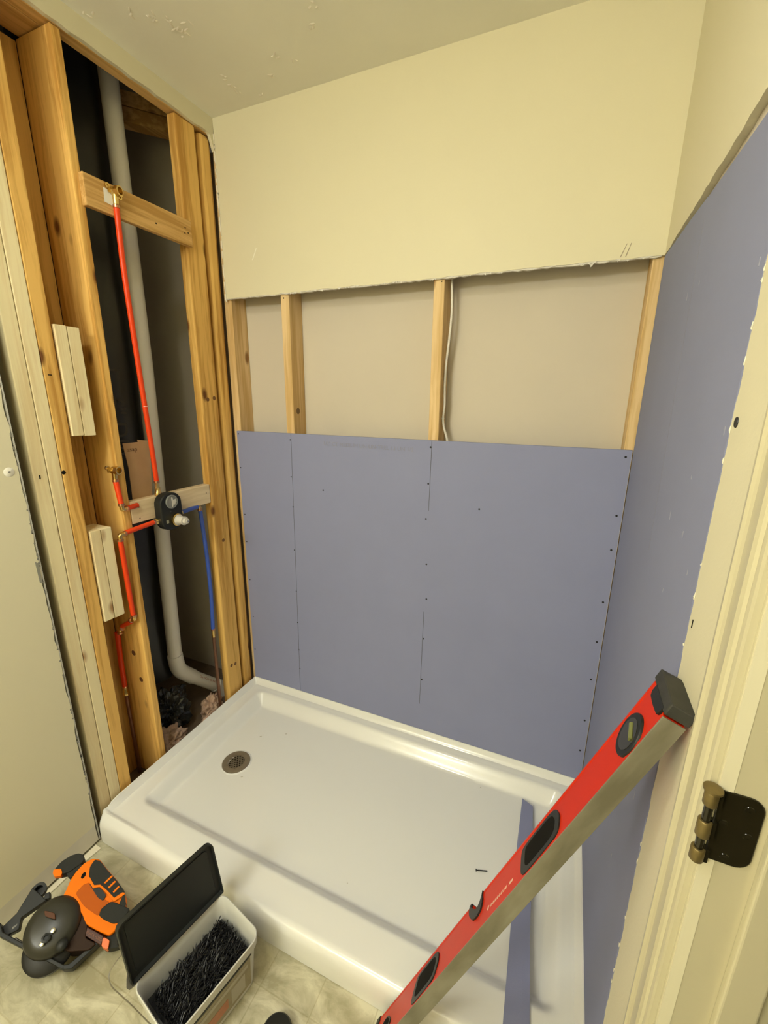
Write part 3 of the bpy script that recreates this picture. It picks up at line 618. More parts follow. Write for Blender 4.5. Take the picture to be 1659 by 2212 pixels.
# white vent pipe with its low offset
vp = empty('vent_pipe', (-.20, -.30, 0), 'white plastic vent pipe running full height behind the left studs', 'pipe')
MB().tube([(-.22, -.238, 2.62), (-.22, -.240, 1.6), (-.213, -.277, .37), (-.213, -.278, .335)], .0302, 24).build('riser', M_PVC, vp)
MB().tube([(-.213, -.278, .352), (-.212, -.272, .268), (-.203, -.205, .190)], .0335, 24, bend=.05).build('offset_elbow', M_PVC, vp)
MB().tube([(-.204, -.214, .200), (-.180, -.070, .050)], .0302, 24).build('offset_run', M_PVC, vp)
MB().tube([(-.184, -.092, .074), (-.178, -.052, .030), (-.177, -.048, -.06)], .0335, 24, bend=.04).build('lower_elbow', M_PVC, vp)
text('pipe_print', '2in  SCH 40  PVC', .016, M_INKR, (-.172, -.190, .184), (.024, .144, -.150), (-.4, .3, .5), vp, .003)

# black duct sleeve with white lettering
dm = MB(); n, mlev = 40, 60; vs = []; DC = (-.385, -.300)
for j in range(mlev+1):
    z = .225+(2.75-.225)*j/mlev
    for k in range(n):
        a = 2*PI*k/n; r_ = .128+.010*noise.noise(Vector((math.cos(a)*2, math.sin(a)*2, z*2.2)))+.004*noise.noise(Vector((math.cos(a)*6, math.sin(a)*6, z*9)))
        vs.append((DC[0]+r_*math.cos(a), DC[1]+r_*math.sin(a), z))
dm.add(vs, [(j*n+k, j*n+(k+1) % n, (j+1)*n+(k+1) % n, (j+1)*n+k) for j in range(mlev) for k in range(n)], True)
dm = tag(dm.build('duct_sleeve', M_DUCT), 'black plastic duct sleeve standing behind the left studs, faint white letters', 'duct')
nrm = Vector((.76, -.65, 0)); tang = Vector((.65, .76, 0))
base = Vector((DC[0], DC[1], 0))+nrm*.139
text('sleeve_print', '1   6" DIA', .085, M_INKW, base+tang*.012+Vector((0, 0, 1.62)), (0, 0, -1), tang, dm, .001)

# crumpled black sheet and pink insulation at the foot of the chase
def lump(name, c, s, m, amp, fr, label, cat, group=None, sub=5, seed=0):
    bm = bmesh.new(); bmesh.ops.create_icosphere(bm, subdivisions=sub, radius=1)
    for v in bm.verts:
        p = v.co.copy(); d = amp*noise.turbulence(p*fr+Vector((seed*7.1, 0, 0)), 4, False)
        v.co = Vector((p.x*s[0], p.y*s[1], p.z*s[2]))*(1+d)
    me = bpy.data.meshes.new(name); bm.to_mesh(me); bm.free(); me.materials.append(m)
    for p in me.polygons: p.use_smooth = True
    o = bpy.data.objects.new(name, me); o.location = c; COL.objects.link(o)
    return tag(o, label, cat, group)
lump('insulation_tuft', (-.105, -.44, .050), (.06, .07, .05), M_INSU, .55, 2.6, 'pinkish insulation tuft between wide yellow stud and black sheet', 'insulation', 'pink insulation tufts', seed=1)
lump('insulation_tuft', (-.100, -.205, .045), (.035, .05, .065), M_INSU, .5, 2.6, 'pink insulation tuft beside the brown copper pipe', 'insulation', 'pink insulation tufts', seed=2)
lump('insulation_tuft', (-.040, -.285, .040), (.016, .055, .035), M_INSU, .5, 2.6, 'thin insulation tuft along the left rim of the pan', 'insulation', 'pink insulation tufts', seed=3)
bm_ = lump('plastic_sheet', (-.20, -.36, .10), (.075, .085, .11), mat('crumpled_black_plastic', (.022, .025, .024), .22, spec=.6), .5, 1.6, 'crumpled shiny black plastic sheet at the foot of the duct', 'plastic sheet', sub=5, seed=5)
for p in bm_.data.polygons: p.use_smooth = False

# white cable stapled down the third stud
cb = MB().tube([(.9235, .050, 2.30), (.9275, .05, 1.92), (.934, .05, 1.80), (.930, .05, 1.72), (.921, .05, 1.62), (.9195, .05, 1.56), (.9235, .05, 1.48), (.918, .05, 1.44), (.923, .05, 1.41), (.940, .055, 1.355), (.95, .06, 1.30)], .0042, 10, bend=.03)
cb = tag(cb.build('electrical_cable', M_WIRE), 'white electrical cable hanging down beside the third back stud', 'cable')
MB().box((.9145, .044, 1.437), (.9235, .056, 1.441)).build('cable_staple', M_WIRE, cb)

# ------------------------------------------------------------ door frame at the right
dj = struct(empty('door_1', (RW, -1.033, 0)))
YJ = -1.031
prof = [(-.9745, 0), (-.9745, .0135), (-.9765, .0155), (-.9815, .0158), (-.985, .0135), (-.9885, .0118), (-.996, .0118), (-1.008, .0125), (-1.0125, .0105), (-1.0145, .0112), (-1.017, .0085), (-1.0195, .0088), (-1.0235, .0080), (-1.0265, .0062), (-1.0275, 0)]
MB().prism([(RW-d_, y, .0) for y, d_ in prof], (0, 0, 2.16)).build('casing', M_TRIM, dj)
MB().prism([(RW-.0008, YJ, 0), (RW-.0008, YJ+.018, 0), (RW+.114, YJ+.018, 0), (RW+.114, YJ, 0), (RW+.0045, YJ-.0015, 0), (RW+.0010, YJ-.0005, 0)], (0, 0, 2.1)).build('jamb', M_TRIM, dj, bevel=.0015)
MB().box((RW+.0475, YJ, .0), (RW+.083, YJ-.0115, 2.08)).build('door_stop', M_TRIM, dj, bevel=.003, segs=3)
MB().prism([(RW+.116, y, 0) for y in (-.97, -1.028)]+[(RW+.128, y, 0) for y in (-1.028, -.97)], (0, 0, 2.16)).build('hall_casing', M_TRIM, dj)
# hinge leaf left on the jamb
hg = empty('door_hinge', (RW+.01, YJ, 1.02), 'dark bronze door hinge left on the cream door jamb', 'hinge')
ZC = 1.0755; hh = .0455
c0, c1 = RW+.0015, RW+.0415
def leafpoly(y):
    out = [(c0, ZC-hh), (c1-.015, ZC-hh)]
    for k in range(7): a = math.radians(-90+90*k/6); out.append((c1-.015+.015*math.cos(a), ZC-hh+.015+.015*math.sin(a)))
    for k in range(7): a = math.radians(90*k/6); out.append((c1-.015+.015*math.cos(a), ZC+hh-.015+.015*math.sin(a)))
    out += [(c0, ZC+hh)]
    return [(a, y, b) for a, b in out]
lf = MB().prism(leafpoly(YJ-.0005), (0, -.0028, 0)).build('hinge_leaf', M_BRZ, hg, bevel=.0012)
for x, z in ((c0+.027, ZC+.031), (c0+.031, ZC-.002), (c0+.017, ZC-.036), (c0+.009, ZC+.006)):
    MB().lathe((x, YJ-.003, z), (0, -1, 0), [(.0046, 0), (.0040, .0010), (.0015, .0012), (0, .0004)], 16).build('hinge_screw', M_BRZ, hg)
kx, ky = RW-.0065, YJ-.0085
for i, (a, b) in enumerate(((.0455, .0285), (.0085, -.0125), (-.0285, -.0455))):
    k_ = MB().lathe((kx, ky, ZC+b), (0, 0, 1), [(.0058, 0), (.0066, .001), (.0066, a-b-.001), (.0058, a-b)], 20).build('knuckle', M_BRZW if i < 9 else M_BRZ, hg)
    k_['label'] = 'worn brassy knuckle'
    MB().box((kx, ky-.001, ZC+b), (c0+.002, ky+.0075, ZC+a)).build('knuckle_web', M_BRZ, hg)
MB().tube([(kx, ky, ZC-.044), (kx, ky, ZC+.046)], .0040, 14).build('hinge_pin', M_BRZ, hg)
MB().lathe((kx, ky, ZC+.0455), (0, 0, 1), [(.0050, 0), (.0088, .0015), (.0088, .0042), (.006, .0054), (0, .0056)], 20).build('pin_head', M_BRZW, hg)

# ------------------------------------------------------------ the long red level
D = Vector((.35945128, -.00341684, .9331576)).normalized()
E1 = Vector((-.02599281, -.99964195, .00635212)); E1 = (E1-D*E1.dot(D)).normalized(); E2 = D.cross(E1)
if E2.x < 0: E2 = -E2
LV = empty('spirit_level', (0, 0, 0), 'long red and silver spirit level leaning across the pan onto the right wall', 'spirit level')
LM = Matrix((D, E1, E2)).transposed().to_4x4(); LM.translation = Vector((1.2903, -.8491, .5655+.003))
LV.matrix_basis = LM
LW, LT = .0810, .0286
def lv(mb, name, m, bevel=0, parent=LV, segs=2):
    o = mb.build(name, m, None, bevel, segs); o.parent = parent; return o
# web with the top read notch
NOT = [(-.0375, .0), (-.0375, .0078), (-.022, .019), (-.006, .0272), (.003, .0265), (.009, .020), (.0115, .0107), (.0115, .0)]
P = [(-.585, .0015)]+[(a, max(b, .0015)) for a, b in NOT]+[(.590, .0015), (.590, LW-.0015), (-.585, LW-.0015)]
lv(MB().prism([(a, b, .0018) for a, b in P], (0, 0, LT-.0036)), 'level_body', M_LVRED, .0012)
fr = MB()
fr.prism([(-.585, .0, .001), (-.585, .006, .001), (-.047, .006, .001), (-.047, .0, .001)], (0, 0, LT-.002)); fr.prism([(.013, .0, .001), (.013, .006, .001), (.590, .006, .001), (.590, .0, .001)], (0, 0, LT-.002))
fr.prism([(-.585, LW-.008, .0006), (.590, LW-.008, .0006), (.590, LW-.001, .0006), (-.585, LW-.001, .0006)], (0, 0, LT-.0012))
lv(fr, 'edge_lip', M_LVRED, .0012)
lv(MB().box((-.585, LW-.0012, 0), (.590, LW+.0012, LT)), 'milled_edge', M_MILL, .0006)
lv(MB().box((-.585, .0, 0.002), (-.047, -.0006, LT-.002)).box((.013, .0, 0.002), (.590, -.0006, LT-.002)), 'top_edge', M_MILL, 0)
# notch lining and centre vial
nl = MB()
nl.prism([(a, b, -.0012) for a, b in [(-.0475, .0005), (-.0475, .0095), (-.040, .022), (-.031, .031), (-.0126, .0438), (.0, .0465), (.010, .0468), (.0215, .042), (.0235, .030), (.0195, .018), (.0135, .009), (.0125, .0005)]+[(.0112, .0005)]+[(a-.0004, b) for a, b in reversed(NOT[1:-1])]+[(-.0379, .0005)]], (0, 0, LT+.0024))
lv(nl, 'centre_vial_housing', M_DARK, 0)
lv(MB().tube([(-.028, .019, LT/2), (.006, .019, LT/2)], .004, 12), 'centre_vial', M_VIAL)
def blob(pts, n=4):
    P = [Vector((a, b, 0)) for a, b in pts]; out = []; N_ = len(P)
    for i in range(N_):
        a, b, c = P[i-1], P[i], P[(i+1) % N_]; p, q = b.lerp(a, .33), b.lerp(c, .33)
        for k in range(n+1): t = k/n; v = p*(1-t)**2+b*2*t*(1-t)+q*t*t; out.append((v.x, v.y))
    return out
GP = [(.306, .0195), (.3195, .040), (.318, .066), (.297, .0748), (.205, .077), (.1905, .066), (.182, .022), (.194, .0155), (.285, .012)]
for off in (0, -.5015, -.765):
    pts = [(a+off, b) for a, b in GP] if off > -.7 else [(-.4596, .044), (-.463, .063), (-.50, .068), (-.53, .062), (-.535, .040), (-.52, .028), (-.4952, .0264)]
    cx = sum(a for a, b in pts)/len(pts)
    g = lv(MB().prism([(a, b, -.0006) for a, b in blob(pts)], (0, 0, LT+.0012)), 'hand_grip', M_DARK, .0006)
    g['label'] = 'black rubber hand hole'
    rimp = [(cx+(a-cx)*.78, .041+(b-.041)*.72) for a, b in blob(pts)]
    lv(MB().prism([(a, b, -.0009) for a, b in rimp], (0, 0, .0006)), 'grip_recess', M_HOLE, 0, g)
VC = .5185
vb_ = lv(MB().lathe((VC, .0455, -.0016), (0, 0, 1), [(.031, 0), (.032, .0012), (.032, LT), (.031, LT+.0028)], 36), 'end_vial_housing', M_DARK)
for v in vb_.data.vertices: v.co.x = VC+(v.co.x-VC)*1.04
lv(MB().lathe((VC, .0455, -.0022), (0, 0, 1), [(.024, 0), (.024, .0006), (0, .0002)], 28), 'vial_window', mat('dark_lens', (.03, .028, .012), .06, spec=.8), 0, vb_)
lv(MB().tube([(VC+.011, .036, -.001), (VC+.004, .062, -.001)], .0042, 14), 'end_vial', M_VIAL, 0, vb_)
# end cap
cap = MB(); cap.prism([(.5935, -.0015, -.0015), (.5935, LW+.0015, -.0015), (.612, LW+.0015, -.0015), (.613, .012, -.0015), (.611, -.0015, -.0015)], (0, 0, LT+.003))
lv(cap, 'end_cap', M_DARK, .002).data.materials[0] = mat('scuffed_black_cap', (.035, .034, .028), .6, var=.5, vscale=50)
lv(MB().prism([(a, b, -.002) for a, b in ((.596, .019), (.5837, .0194), (.5786, .0252), (.5783, .0425), (.5794, .0571), (.5811, .0686), (.5848, .071), (.5977, .0739))], (0, 0, .004)), 'cap_tab', M_DARK, .0008)
lv(MB().box((-.607, -.0015, -.0015), (-.583, LW+.0015, LT+.0015)), 'end_cap', M_DARK, .002)
tx = MB()
for k, (a, w_, hgt) in enumerate([(.054, .007, .007)]+[(.068+.0085*i, .005, .0055) for i in range(8)]+[(.142, .014, .005)]):
    tx.prism([(a, .0585, .0011), (a+w_, .0585, .0011), (a+w_+.001, .0585-hgt, .0011), (a+.002, .0585-hgt, .0011)], (0, 0, .0004))
lvt = lv(tx, 'maker_lettering', M_WHITE)

# ------------------------------------------------------------ bin of screws
ZR = .165
NW, SW, NE = Vector((.597, -.859, ZR)), Vector((.557, -1.096, ZR)), Vector((.759, -.893, ZR))
ux = (NE-NW).normalized(); uy = (SW-NW).normalized(); uy = (uy-ux*uy.dot(ux)).normalized()
BC = NW+ux*.083+uy*.121; bw, bl_ = .083, .121
def ringpts(w, l, r, z, n=6):
    out = []
    for sx, sy, a0 in ((1, 1, 0), (-1, 1, 90), (-1, -1, 180), (1, -1, 270)):
        for k in range(n+1):
            a = math.radians(a0+90*k/n); p = Vector((BC.x, BC.y, 0))+ux*(sx*(w-r)+r*math.cos(a))+uy*(sy*(l-r)+r*math.sin(a)); out.append((p.x, p.y, z))
    return out
def rings(L):
    mb = MB(); n = len(L[0]); vs = [p for R_ in L for p in R_]
    mb.add(vs, [(j*n+k, j*n+(k+1) % n, (j+1)*n+(k+1) % n, (j+1)*n+k) for j in range(len(L)-1) for k in range(n)], True); return mb, n
root = empty('screw_bin', (BC.x, BC.y, 0), 'translucent white plastic bin of screws on the floor, black lid up', 'bin')
mb, n = rings([ringpts(bw-.022, bl_-.022, .018, .003), ringpts(bw-.019, bl_-.019, .02, .0005), ringpts(bw-.014, bl_-.014, .024, .003), ringpts(bw-.005, bl_-.005, .026, ZR-.028), ringpts(bw-.003, bl_-.003, .026, ZR-.026),
               ringpts(bw, bl_, .027, ZR-.024), ringpts(bw+.001, bl_+.001, .028, ZR), ringpts(bw-.001, bl_-.001, .027, ZR+.001), ringpts(bw-.003, bl_-.003, .026, ZR-.001), ringpts(bw-.008, bl_-.008, .025, ZR-.03), ringpts(bw-.016, bl_-.016, .022, .004)])
mb.add(ringpts(bw-.014, bl_-.014, .024, .003), [tuple(range(28))]); mb.add(ringpts(bw-.016, bl_-.016, .022, .004), [tuple(range(28))])
mb.build('bin_body', M_BIN, root)
# label on the side facing the room
def side(u_, s_, out=.0012):         # u_: along uy, s_: height
    off = bw-.014+.009*(s_-.003)/(ZR-.031)+out
    p = Vector((BC.x, BC.y, 0))+ux*off+uy*u_; return Vector((p.x, p.y, s_))
def patch(u0, u1, s0, s1, out): return [side(u0, s0, out), side(u1, s0, out), side(u1, s1, out), side(u0, s1, out)]
lb = MB().prism(patch(-.088, .088, .018, .122, .0006), ux*.0006).build('side_label', M_LBL, root)
MB().prism(patch(-.080, .088, .095, .108, .0013), ux*.0004).build('label_band', M_LBLW, lb)
MB().prism(patch(-.020, .088, .035, .070, .0013), ux*.0004).build('label_band', M_LBLO, lb)
MB().prism(patch(-.070, -.030, .030, .085, .0013), ux*.0004).build('label_band', M_LBLW, lb)
MB().prism(patch(-.092, .092, .124, .130, .0004), ux*.0006).build('mould_line', M_DARK, root)
# lid swung up on its hinge at the left side
hz = Vector((0, 0, 1)); th = math.radians(101); up = -ux*(-math.cos(th)) + hz*math.sin(th)
hng = Vector((BC.x, BC.y, ZR+.002))-ux*(bw+.002)
up = (ux*math.cos(th)+hz*math.sin(th)).normalized(); nrm = up.cross(uy).normalized()
if nrm.dot(ux) < 0: nrm = -nrm
lid = MB(); LB = bl_+.002; LHt = .163
def lidp(a, b, o): p = hng+uy*a+up*b+nrm*o; return p
def lidring(da, b0, b1, rad, o):
    out = []; cx_, cy_ = 0, (b0+b1)/2; w_ = da; h_ = (b1-b0)/2
    for sx, sy, a0 in ((1, 1, 0), (-1, 1, 90), (-1, -1, 180), (1, -1, 270)):
        rr_ = rad if sy > 0 else .004
        for k in range(7):
            a = math.radians(a0+90*k/6); out.append(tuple(lidp(sx*(w_-rr_)+rr_*math.cos(a), cy_+sy*(h_-rr_)+rr_*math.sin(a), o)))
    return out
lmb, n_ = rings([lidring(LB-.002, .006, LHt-.004, .016, -.004), lidring(LB, .0, LHt, .018, -.003), lidring(LB, .0, LHt, .018, .010), lidring(LB-.0025, .0025, LHt-.0025, .016, .010), lidring(LB-.0035, .004, LHt-.0035, .016, 0), lidring(LB-.016, .016, LHt-.014, .012, 0), lidring(LB-.017, .017, LHt-.015, .012, .0018)])
lmb.add(lidring(LB-.002, .006, LHt-.004, .016, -.004), [tuple(range(28))]); lmb.add(lidring(LB-.017, .017, LHt-.015, .012, .0018), [tuple(range(28))])
M_LID = mat('black_lid_plastic', (.016, .018, .017), .5, spec=.45)
ld = lmb.build('lid', M_LID, root)
# grey lug at the near end of the hinge
q = Vector((BC.x, BC.y, ZR-.004))-ux*(bw+.002)+uy*(bl_-.006)
MB().prism([q+uy*a+up*b for a, b in ((-.004, -.010), (.012, -.006), (.016, .004), (.012, .022), (.002, .046), (-.004, .046))], nrm*.006-ux*.008).build('lid_lug', mat('smoky_grey_plastic', (.16, .15, .13), .3), root)
# wire bail hanging outside
e1, e2 = side(0, 0), 0
w0 = Vector((BC.x, BC.y, .10))-ux*(bw+.006)-uy*.02
bp = [(0.4509, -1.0363, 0.1200), (0.4280, -1.0509, 0.1000), (0.4214, -1.0805, 0.0800), (0.4469, -1.0918, 0.0750), (0.5311, -1.0964, 0.0800), (0.6193, -1.1075, 0.1000), (0.6941, -1.1170, 0.1150)]
MB().tube(bp, .0014, 8, bend=.018).build('wire_handle', M_STEELW, root)
# heap of black screws
sp = MB(); rr = random.Random(42)
gx, gy = 14, 20; vs = []
def heap(a, b): return .108+.012*noise.noise(Vector((a*3+2, b*3, 0)))+.010*(1-a*a)*(1-b*b)+.004*noise.noise(Vector((a*9, b*9, 3)))
for j in range(gy+1):
    for i in range(gx+1):
        a, b = -1+2*i/gx, -1+2*j/gy; ed = max(abs(a), abs(b)); p = Vector((BC.x, BC.y, 0))+ux*a*(bw-.013)+uy*b*(bl_-.013)
        cx_ = (max(0, abs(a)-.75)/.25)**2+(max(0, abs(b)-.82)/.18)**2; k = 1-.05*min(1, cx_)
        p = Vector((BC.x, BC.y, 0))+ux*a*(bw-.014)*k+uy*b*(bl_-.014)*k; vs.append((p.x, p.y, heap(a, b)-.006))
nv = (gx+1)
sp.add(vs, [(j*nv+i, j*nv+i+1, (j+1)*nv+i+1, (j+1)*nv+i) for j in range(gy) for i in range(gx)], True)
for k in range(2300):
    a, b = rr.uniform(-.90, .90), rr.uniform(-.93, .93); p = Vector((BC.x, BC.y, 0))+ux*a*(bw-.022)+uy*b*(bl_-.018); p.z = heap(a, b)+rr.uniform(-.012, .001)
    th_ = rr.gauss(1.2, .8); el = rr.gauss(.25, .38); d_ = Vector((math.cos(th_)*math.cos(el), math.sin(th_)*math.cos(el), math.sin(el)))
    if d_.z < -.2: d_.z *= .3
    L_ = rr.uniform(.026, .034); r0 = .0013
    e_ = p+d_*L_
    la, lb_ = (e_-BC).dot(ux), (e_-BC).dot(uy)
    if abs(la) > bw-.017 or abs(lb_) > bl_-.017: d_ = Vector((-d_.x*.3, -d_.y*.3, abs(d_.z)+.25)).normalized(); L_ *= .7
    aa = d_.cross(Vector((.3, .2, 1))).normalized(); bb_ = d_.cross(aa); base_ = len(sp.v); v_ = []
    for (r_, h_) in ((.0038, 0), (.0012, .0035), (.0013, L_*.85)):
        for q in range(5): t = 2*PI*q/5; v_.append(p+d_*h_+(aa*math.cos(t)+bb_*math.sin(t))*r_)
    v_.append(p+d_*L_)
    sp.add(v_, [(0, 4, 3, 2, 1)]+[(j*5+q, j*5+(q+1) % 5, (j+1)*5+(q+1) % 5, (j+1)*5+q) for j in range(2) for q in range(5)]+[(10+q, 10+(q+1) % 5, 15) for q in range(5)])
spo = tag(sp.build('drywall_screws', M_SCREW), 'heap of black drywall screws filling the white bin', 'screws', kind='stuff')

# ------------------------------------------------------------ circular saw
SN = Vector((.38, -.22, .90)).normalized()
C0 = Vector((.19435867, -1.08086606, .10))
CAMP = Vector((1.35279, -1.49707, 1.50765))
saw = empty('circular_saw', (.2, -1.06, 0), 'orange and black cordless circular saw lying on its side by the left wall', 'saw')
S_HOUSING = [(0.1667, -0.9388, 0.1464), (0.1833, -0.9303, 0.1415), (0.2220, -0.9338, 0.1243), (0.2603, -0.9348, 0.1079), (0.3017, -0.9416, 0.0887), (0.3222, -0.9587, 0.0759), (0.3384, -0.9603, 0.0687), (0.3415, -0.9906, 0.0599), (0.3344, -1.0178, 0.0563), (0.3044, -1.0263, 0.0669), (0.2675, -1.0345, 0.0805), (0.2409, -1.0268, 0.0936), (0.2121, -1.0296, 0.1050), (0.1739, -1.0401, 0.1186), (0.1669, -1.0189, 0.1267), (0.1577, -1.0004, 0.1351), (0.1547, -0.9835, 0.1405), (0.1558, -0.9592, 0.1460)]
S_MOTOR = [(0.1661, -1.0409, 0.1217), (0.2087, -1.0239, 0.1079), (0.2420, -1.0242, 0.0937), (0.2701, -1.0330, 0.0797), (0.2848, -1.0511, 0.0691), (0.3165, -1.0441, 0.0574), (0.3111, -1.0613, 0.0555), (0.2693, -1.0901, 0.0661), (0.1891, -1.1009, 0.0973)]
S_INNER = [(0.1943, -0.9898, 0.1223), (0.2025, -0.9784, 0.1216), (0.2234, -0.9815, 0.1120), (0.2472, -0.9845, 0.1012), (0.2659, -0.9787, 0.0948), (0.2842, -0.9751, 0.0879), (0.2749, -0.9984, 0.0861), (0.2791, -1.0091, 0.0818), (0.2355, -1.0154, 0.0986), (0.1930, -1.0108, 0.1177)]
S_GRIP = [(0.1757, -0.9383, 0.1427), (0.1910, -0.9328, 0.1376), (0.2252, -0.9356, 0.1225), (0.2634, -0.9366, 0.1061), (0.2994, -0.9405, 0.0899), (0.3249, -0.9604, 0.0743), (0.3062, -0.9662, 0.0808), (0.2996, -0.9475, 0.0881), (0.2870, -0.9664, 0.0888), (0.2617, -0.9645, 0.1000), (0.2355, -0.9647, 0.1110), (0.2173, -0.9763, 0.1159), (0.1934, -0.9709, 0.1273), (0.1778, -0.9555, 0.1376)]
S_HEEL = [(0.2841, -0.9720, 0.0887), (0.3215, -0.9604, 0.0758), (0.3356, -0.9574, 0.0706), (0.3386, -0.9613, 0.0683), (0.3375, -0.9867, 0.0626), (0.3239, -0.9988, 0.0653), (0.2978, -1.0057, 0.0747), (0.2804, -1.0072, 0.0817), (0.2748, -0.9954, 0.0869)]
S_TRIG = [(0.2036, -0.9787, 0.1211), (0.2233, -0.9784, 0.1128), (0.2378, -0.9692, 0.1089), (0.2634, -0.9712, 0.0976), (0.2653, -0.9829, 0.0940), (0.2496, -0.9859, 0.0999), (0.2291, -0.9829, 0.1093)]
S_STRIPES = [[(0.2418, -0.9364, 0.1153), (0.2467, -0.9358, 0.1134), (0.2425, -0.9573, 0.1099), (0.2377, -0.9583, 0.1117)], [(0.2578, -0.9399, 0.1077), (0.2628, -0.9391, 0.1057), (0.2591, -0.9582, 0.1026), (0.2542, -0.9587, 0.1046)], [(0.2747, -0.9415, 0.1001), (0.2796, -0.9415, 0.0981), (0.2772, -0.9577, 0.0951), (0.2724, -0.9583, 0.0970)], [(0.1942, -0.9712, 0.1269), (0.1977, -0.9700, 0.1257), (0.2205, -0.9746, 0.1149), (0.2333, -0.9652, 0.1118), (0.2609, -0.9636, 0.1006), (0.2858, -0.9639, 0.0900), (0.2946, -0.9453, 0.0908), (0.3005, -0.9425, 0.0890), (0.3033, -0.9448, 0.0873), (0.2925, -0.9680, 0.0861), (0.2879, -0.9695, 0.0877), (0.2601, -0.9681, 0.0998), (0.2355, -0.9695, 0.1098), (0.2232, -0.9804, 0.1124), (0.1935, -0.9757, 0.1260)]]
S_SLOT = [(0.1736, -0.9708, 0.1357), (0.1789, -0.9684, 0.1340), (0.1832, -0.9741, 0.1308), (0.1821, -0.9821, 0.1293), (0.1770, -0.9833, 0.1312), (0.1735, -0.9783, 0.1339)]
S_AUX = [(0.1016, -1.0109, 0.1563), (0.1019, -0.9871, 0.1620), (0.1107, -0.9659, 0.1634), (0.1229, -0.9518, 0.1617), (0.1369, -0.9466, 0.1571), (0.1468, -0.9513, 0.1518), (0.1501, -0.9602, 0.1482), (0.1439, -0.9772, 0.1466), (0.1390, -0.9911, 0.1453), (0.1295, -1.0014, 0.1468), (0.1203, -1.0094, 0.1487)]
S_NECK = [(0.1280, -0.9832, 0.1519), (0.1491, -0.9620, 0.1482), (0.1592, -0.9630, 0.1436), (0.1518, -0.9829, 0.1419), (0.1543, -0.9970, 0.1374), (0.1349, -0.9979, 0.1454)]
S_AUXCAP = [(0.1009, -1.0092, 0.1570), (0.1155, -0.9976, 0.1536), (0.1261, -1.0014, 0.1482), (0.1288, -1.0080, 0.1455), (0.1170, -1.0177, 0.1481), (0.1071, -1.0157, 0.1528)]
S_BADGE = [(0.2686, -1.0363, 0.0796), (0.3207, -1.0251, 0.0603), (0.3301, -1.0398, 0.0527), (0.2774, -1.0499, 0.0725)]
S_BUTTON = [(0.3221, -1.0272, 0.0592), (0.3398, -1.0227, 0.0528), (0.3491, -1.0337, 0.0462), (0.3466, -1.0379, 0.0462), (0.3317, -1.0408, 0.0518)]
S_BATT = [(0.3295, -1.0185, 0.0582), (0.3391, -0.9904, 0.0610), (0.3471, -1.0022, 0.0547), (0.3600, -1.0178, 0.0455), (0.3679, -1.0192, 0.0418), (0.3480, -1.0357, 0.0462), (0.3367, -1.0391, 0.0501), (0.3243, -1.0343, 0.0565)]
S_TXT = [(0.2788, -1.0448, 0.0731), (0.3200, -1.0365, 0.0578)]
S_GC = (0.2005, -1.0786, 0.0980)
S_LC = (0.2195, -1.1035, 0.0839)
S_HUB = (0.2142, -1.1005, 0.0868)
S_BOLTS = [(0.2149, -1.0836, 0.0907), (0.2149, -1.1112, 0.0839)]
S_LEVER = (0.2535, -1.0881, 0.0732)
S_GBADGE = [(0.1640, -1.0723, 0.1149), (0.1896, -1.0619, 0.1067), (0.2025, -1.0685, 0.0996), (0.1757, -1.0779, 0.1086)]
S_RING = (0.0968, -1.0541, 0.1477)
S_SHOE = [(0, [(0.0800, -1.1505, 0.1313), (0.0857, -1.1398, 0.1315), (0.1069, -1.1464, 0.1209), (0.1953, -1.1273, 0.0882), (0.2829, -1.1065, 0.0563), (0.2872, -1.1138, 0.0528), (0.1941, -1.1348, 0.0869), (0.1036, -1.1564, 0.1199)]), (0, [(0.2795, -1.1085, 0.0573), (0.2902, -1.1004, 0.0548), (0.3138, -1.0358, 0.0606), (0.3231, -1.0319, 0.0576), (0.3029, -1.1028, 0.0488), (0.2872, -1.1138, 0.0528)]), (0, [(0.0896, -1.1482, 0.1278), (0.0947, -1.1102, 0.1349), (0.0795, -1.0593, 0.1538), (0.0979, -1.0577, 0.1464), (0.1328, -1.0556, 0.1322), (0.1125, -1.1085, 0.1278), (0.1281, -1.1245, 0.1173), (0.1128, -1.1499, 0.1176)]), (1, [(0.1058, -1.1274, 0.1260), (0.1118, -1.1145, 0.1266), (0.1197, -1.1224, 0.1214), (0.1157, -1.1375, 0.1194)]), (0, [(0.1170, -1.0496, 0.1403), (0.1246, -1.0408, 0.1393), (0.1369, -1.0491, 0.1320), (0.1258, -1.0600, 0.1341)]), (0, [(0.1493, -1.1168, 0.1102), (0.1666, -1.1151, 0.1033), (0.1706, -1.1303, 0.0980), (0.1577, -1.1346, 0.1023)]), (1, [(0.1344, -1.1366, 0.1117), (0.1627, -1.1316, 0.1010), (0.1636, -1.1362, 0.0994), (0.1354, -1.1413, 0.1101)])]
def slab(name, pts, lo, hi, m, bevel=.003, parent=None, rnd=True):
    pp = [Vector(p) for p in pts]
    if rnd:
        out = []; N_ = len(pp)
        for i in range(N_):
            a, b, c = pp[i-1], pp[i], pp[(i+1) % N_]; p, q = b.lerp(a, .22), b.lerp(c, .22)
            for k in range(4): t = k/3; out.append(p*(1-t)**2+b*2*t*(1-t)+q*t*t)
        pp = out
    return MB().prism([p+SN*lo for p in pp], SN*(hi-lo)).build(name, m, parent or saw, bevel, 3)
slab('housing', S_HOUSING, -.050, .012, M_ORG, .007)
slab('motor_cover', S_MOTOR, -.075, .006, mat('brown_black_casing', (.030, .014, .007), .6, spec=.2), .006)
slab('housing_floor', S_INNER, .010, .0135, mat('deep_orange_recess', (.50, .10, .002), .6, spec=.2), .001)
slab('handle_grip', S_GRIP, -.028, .019, M_RUB, .005)
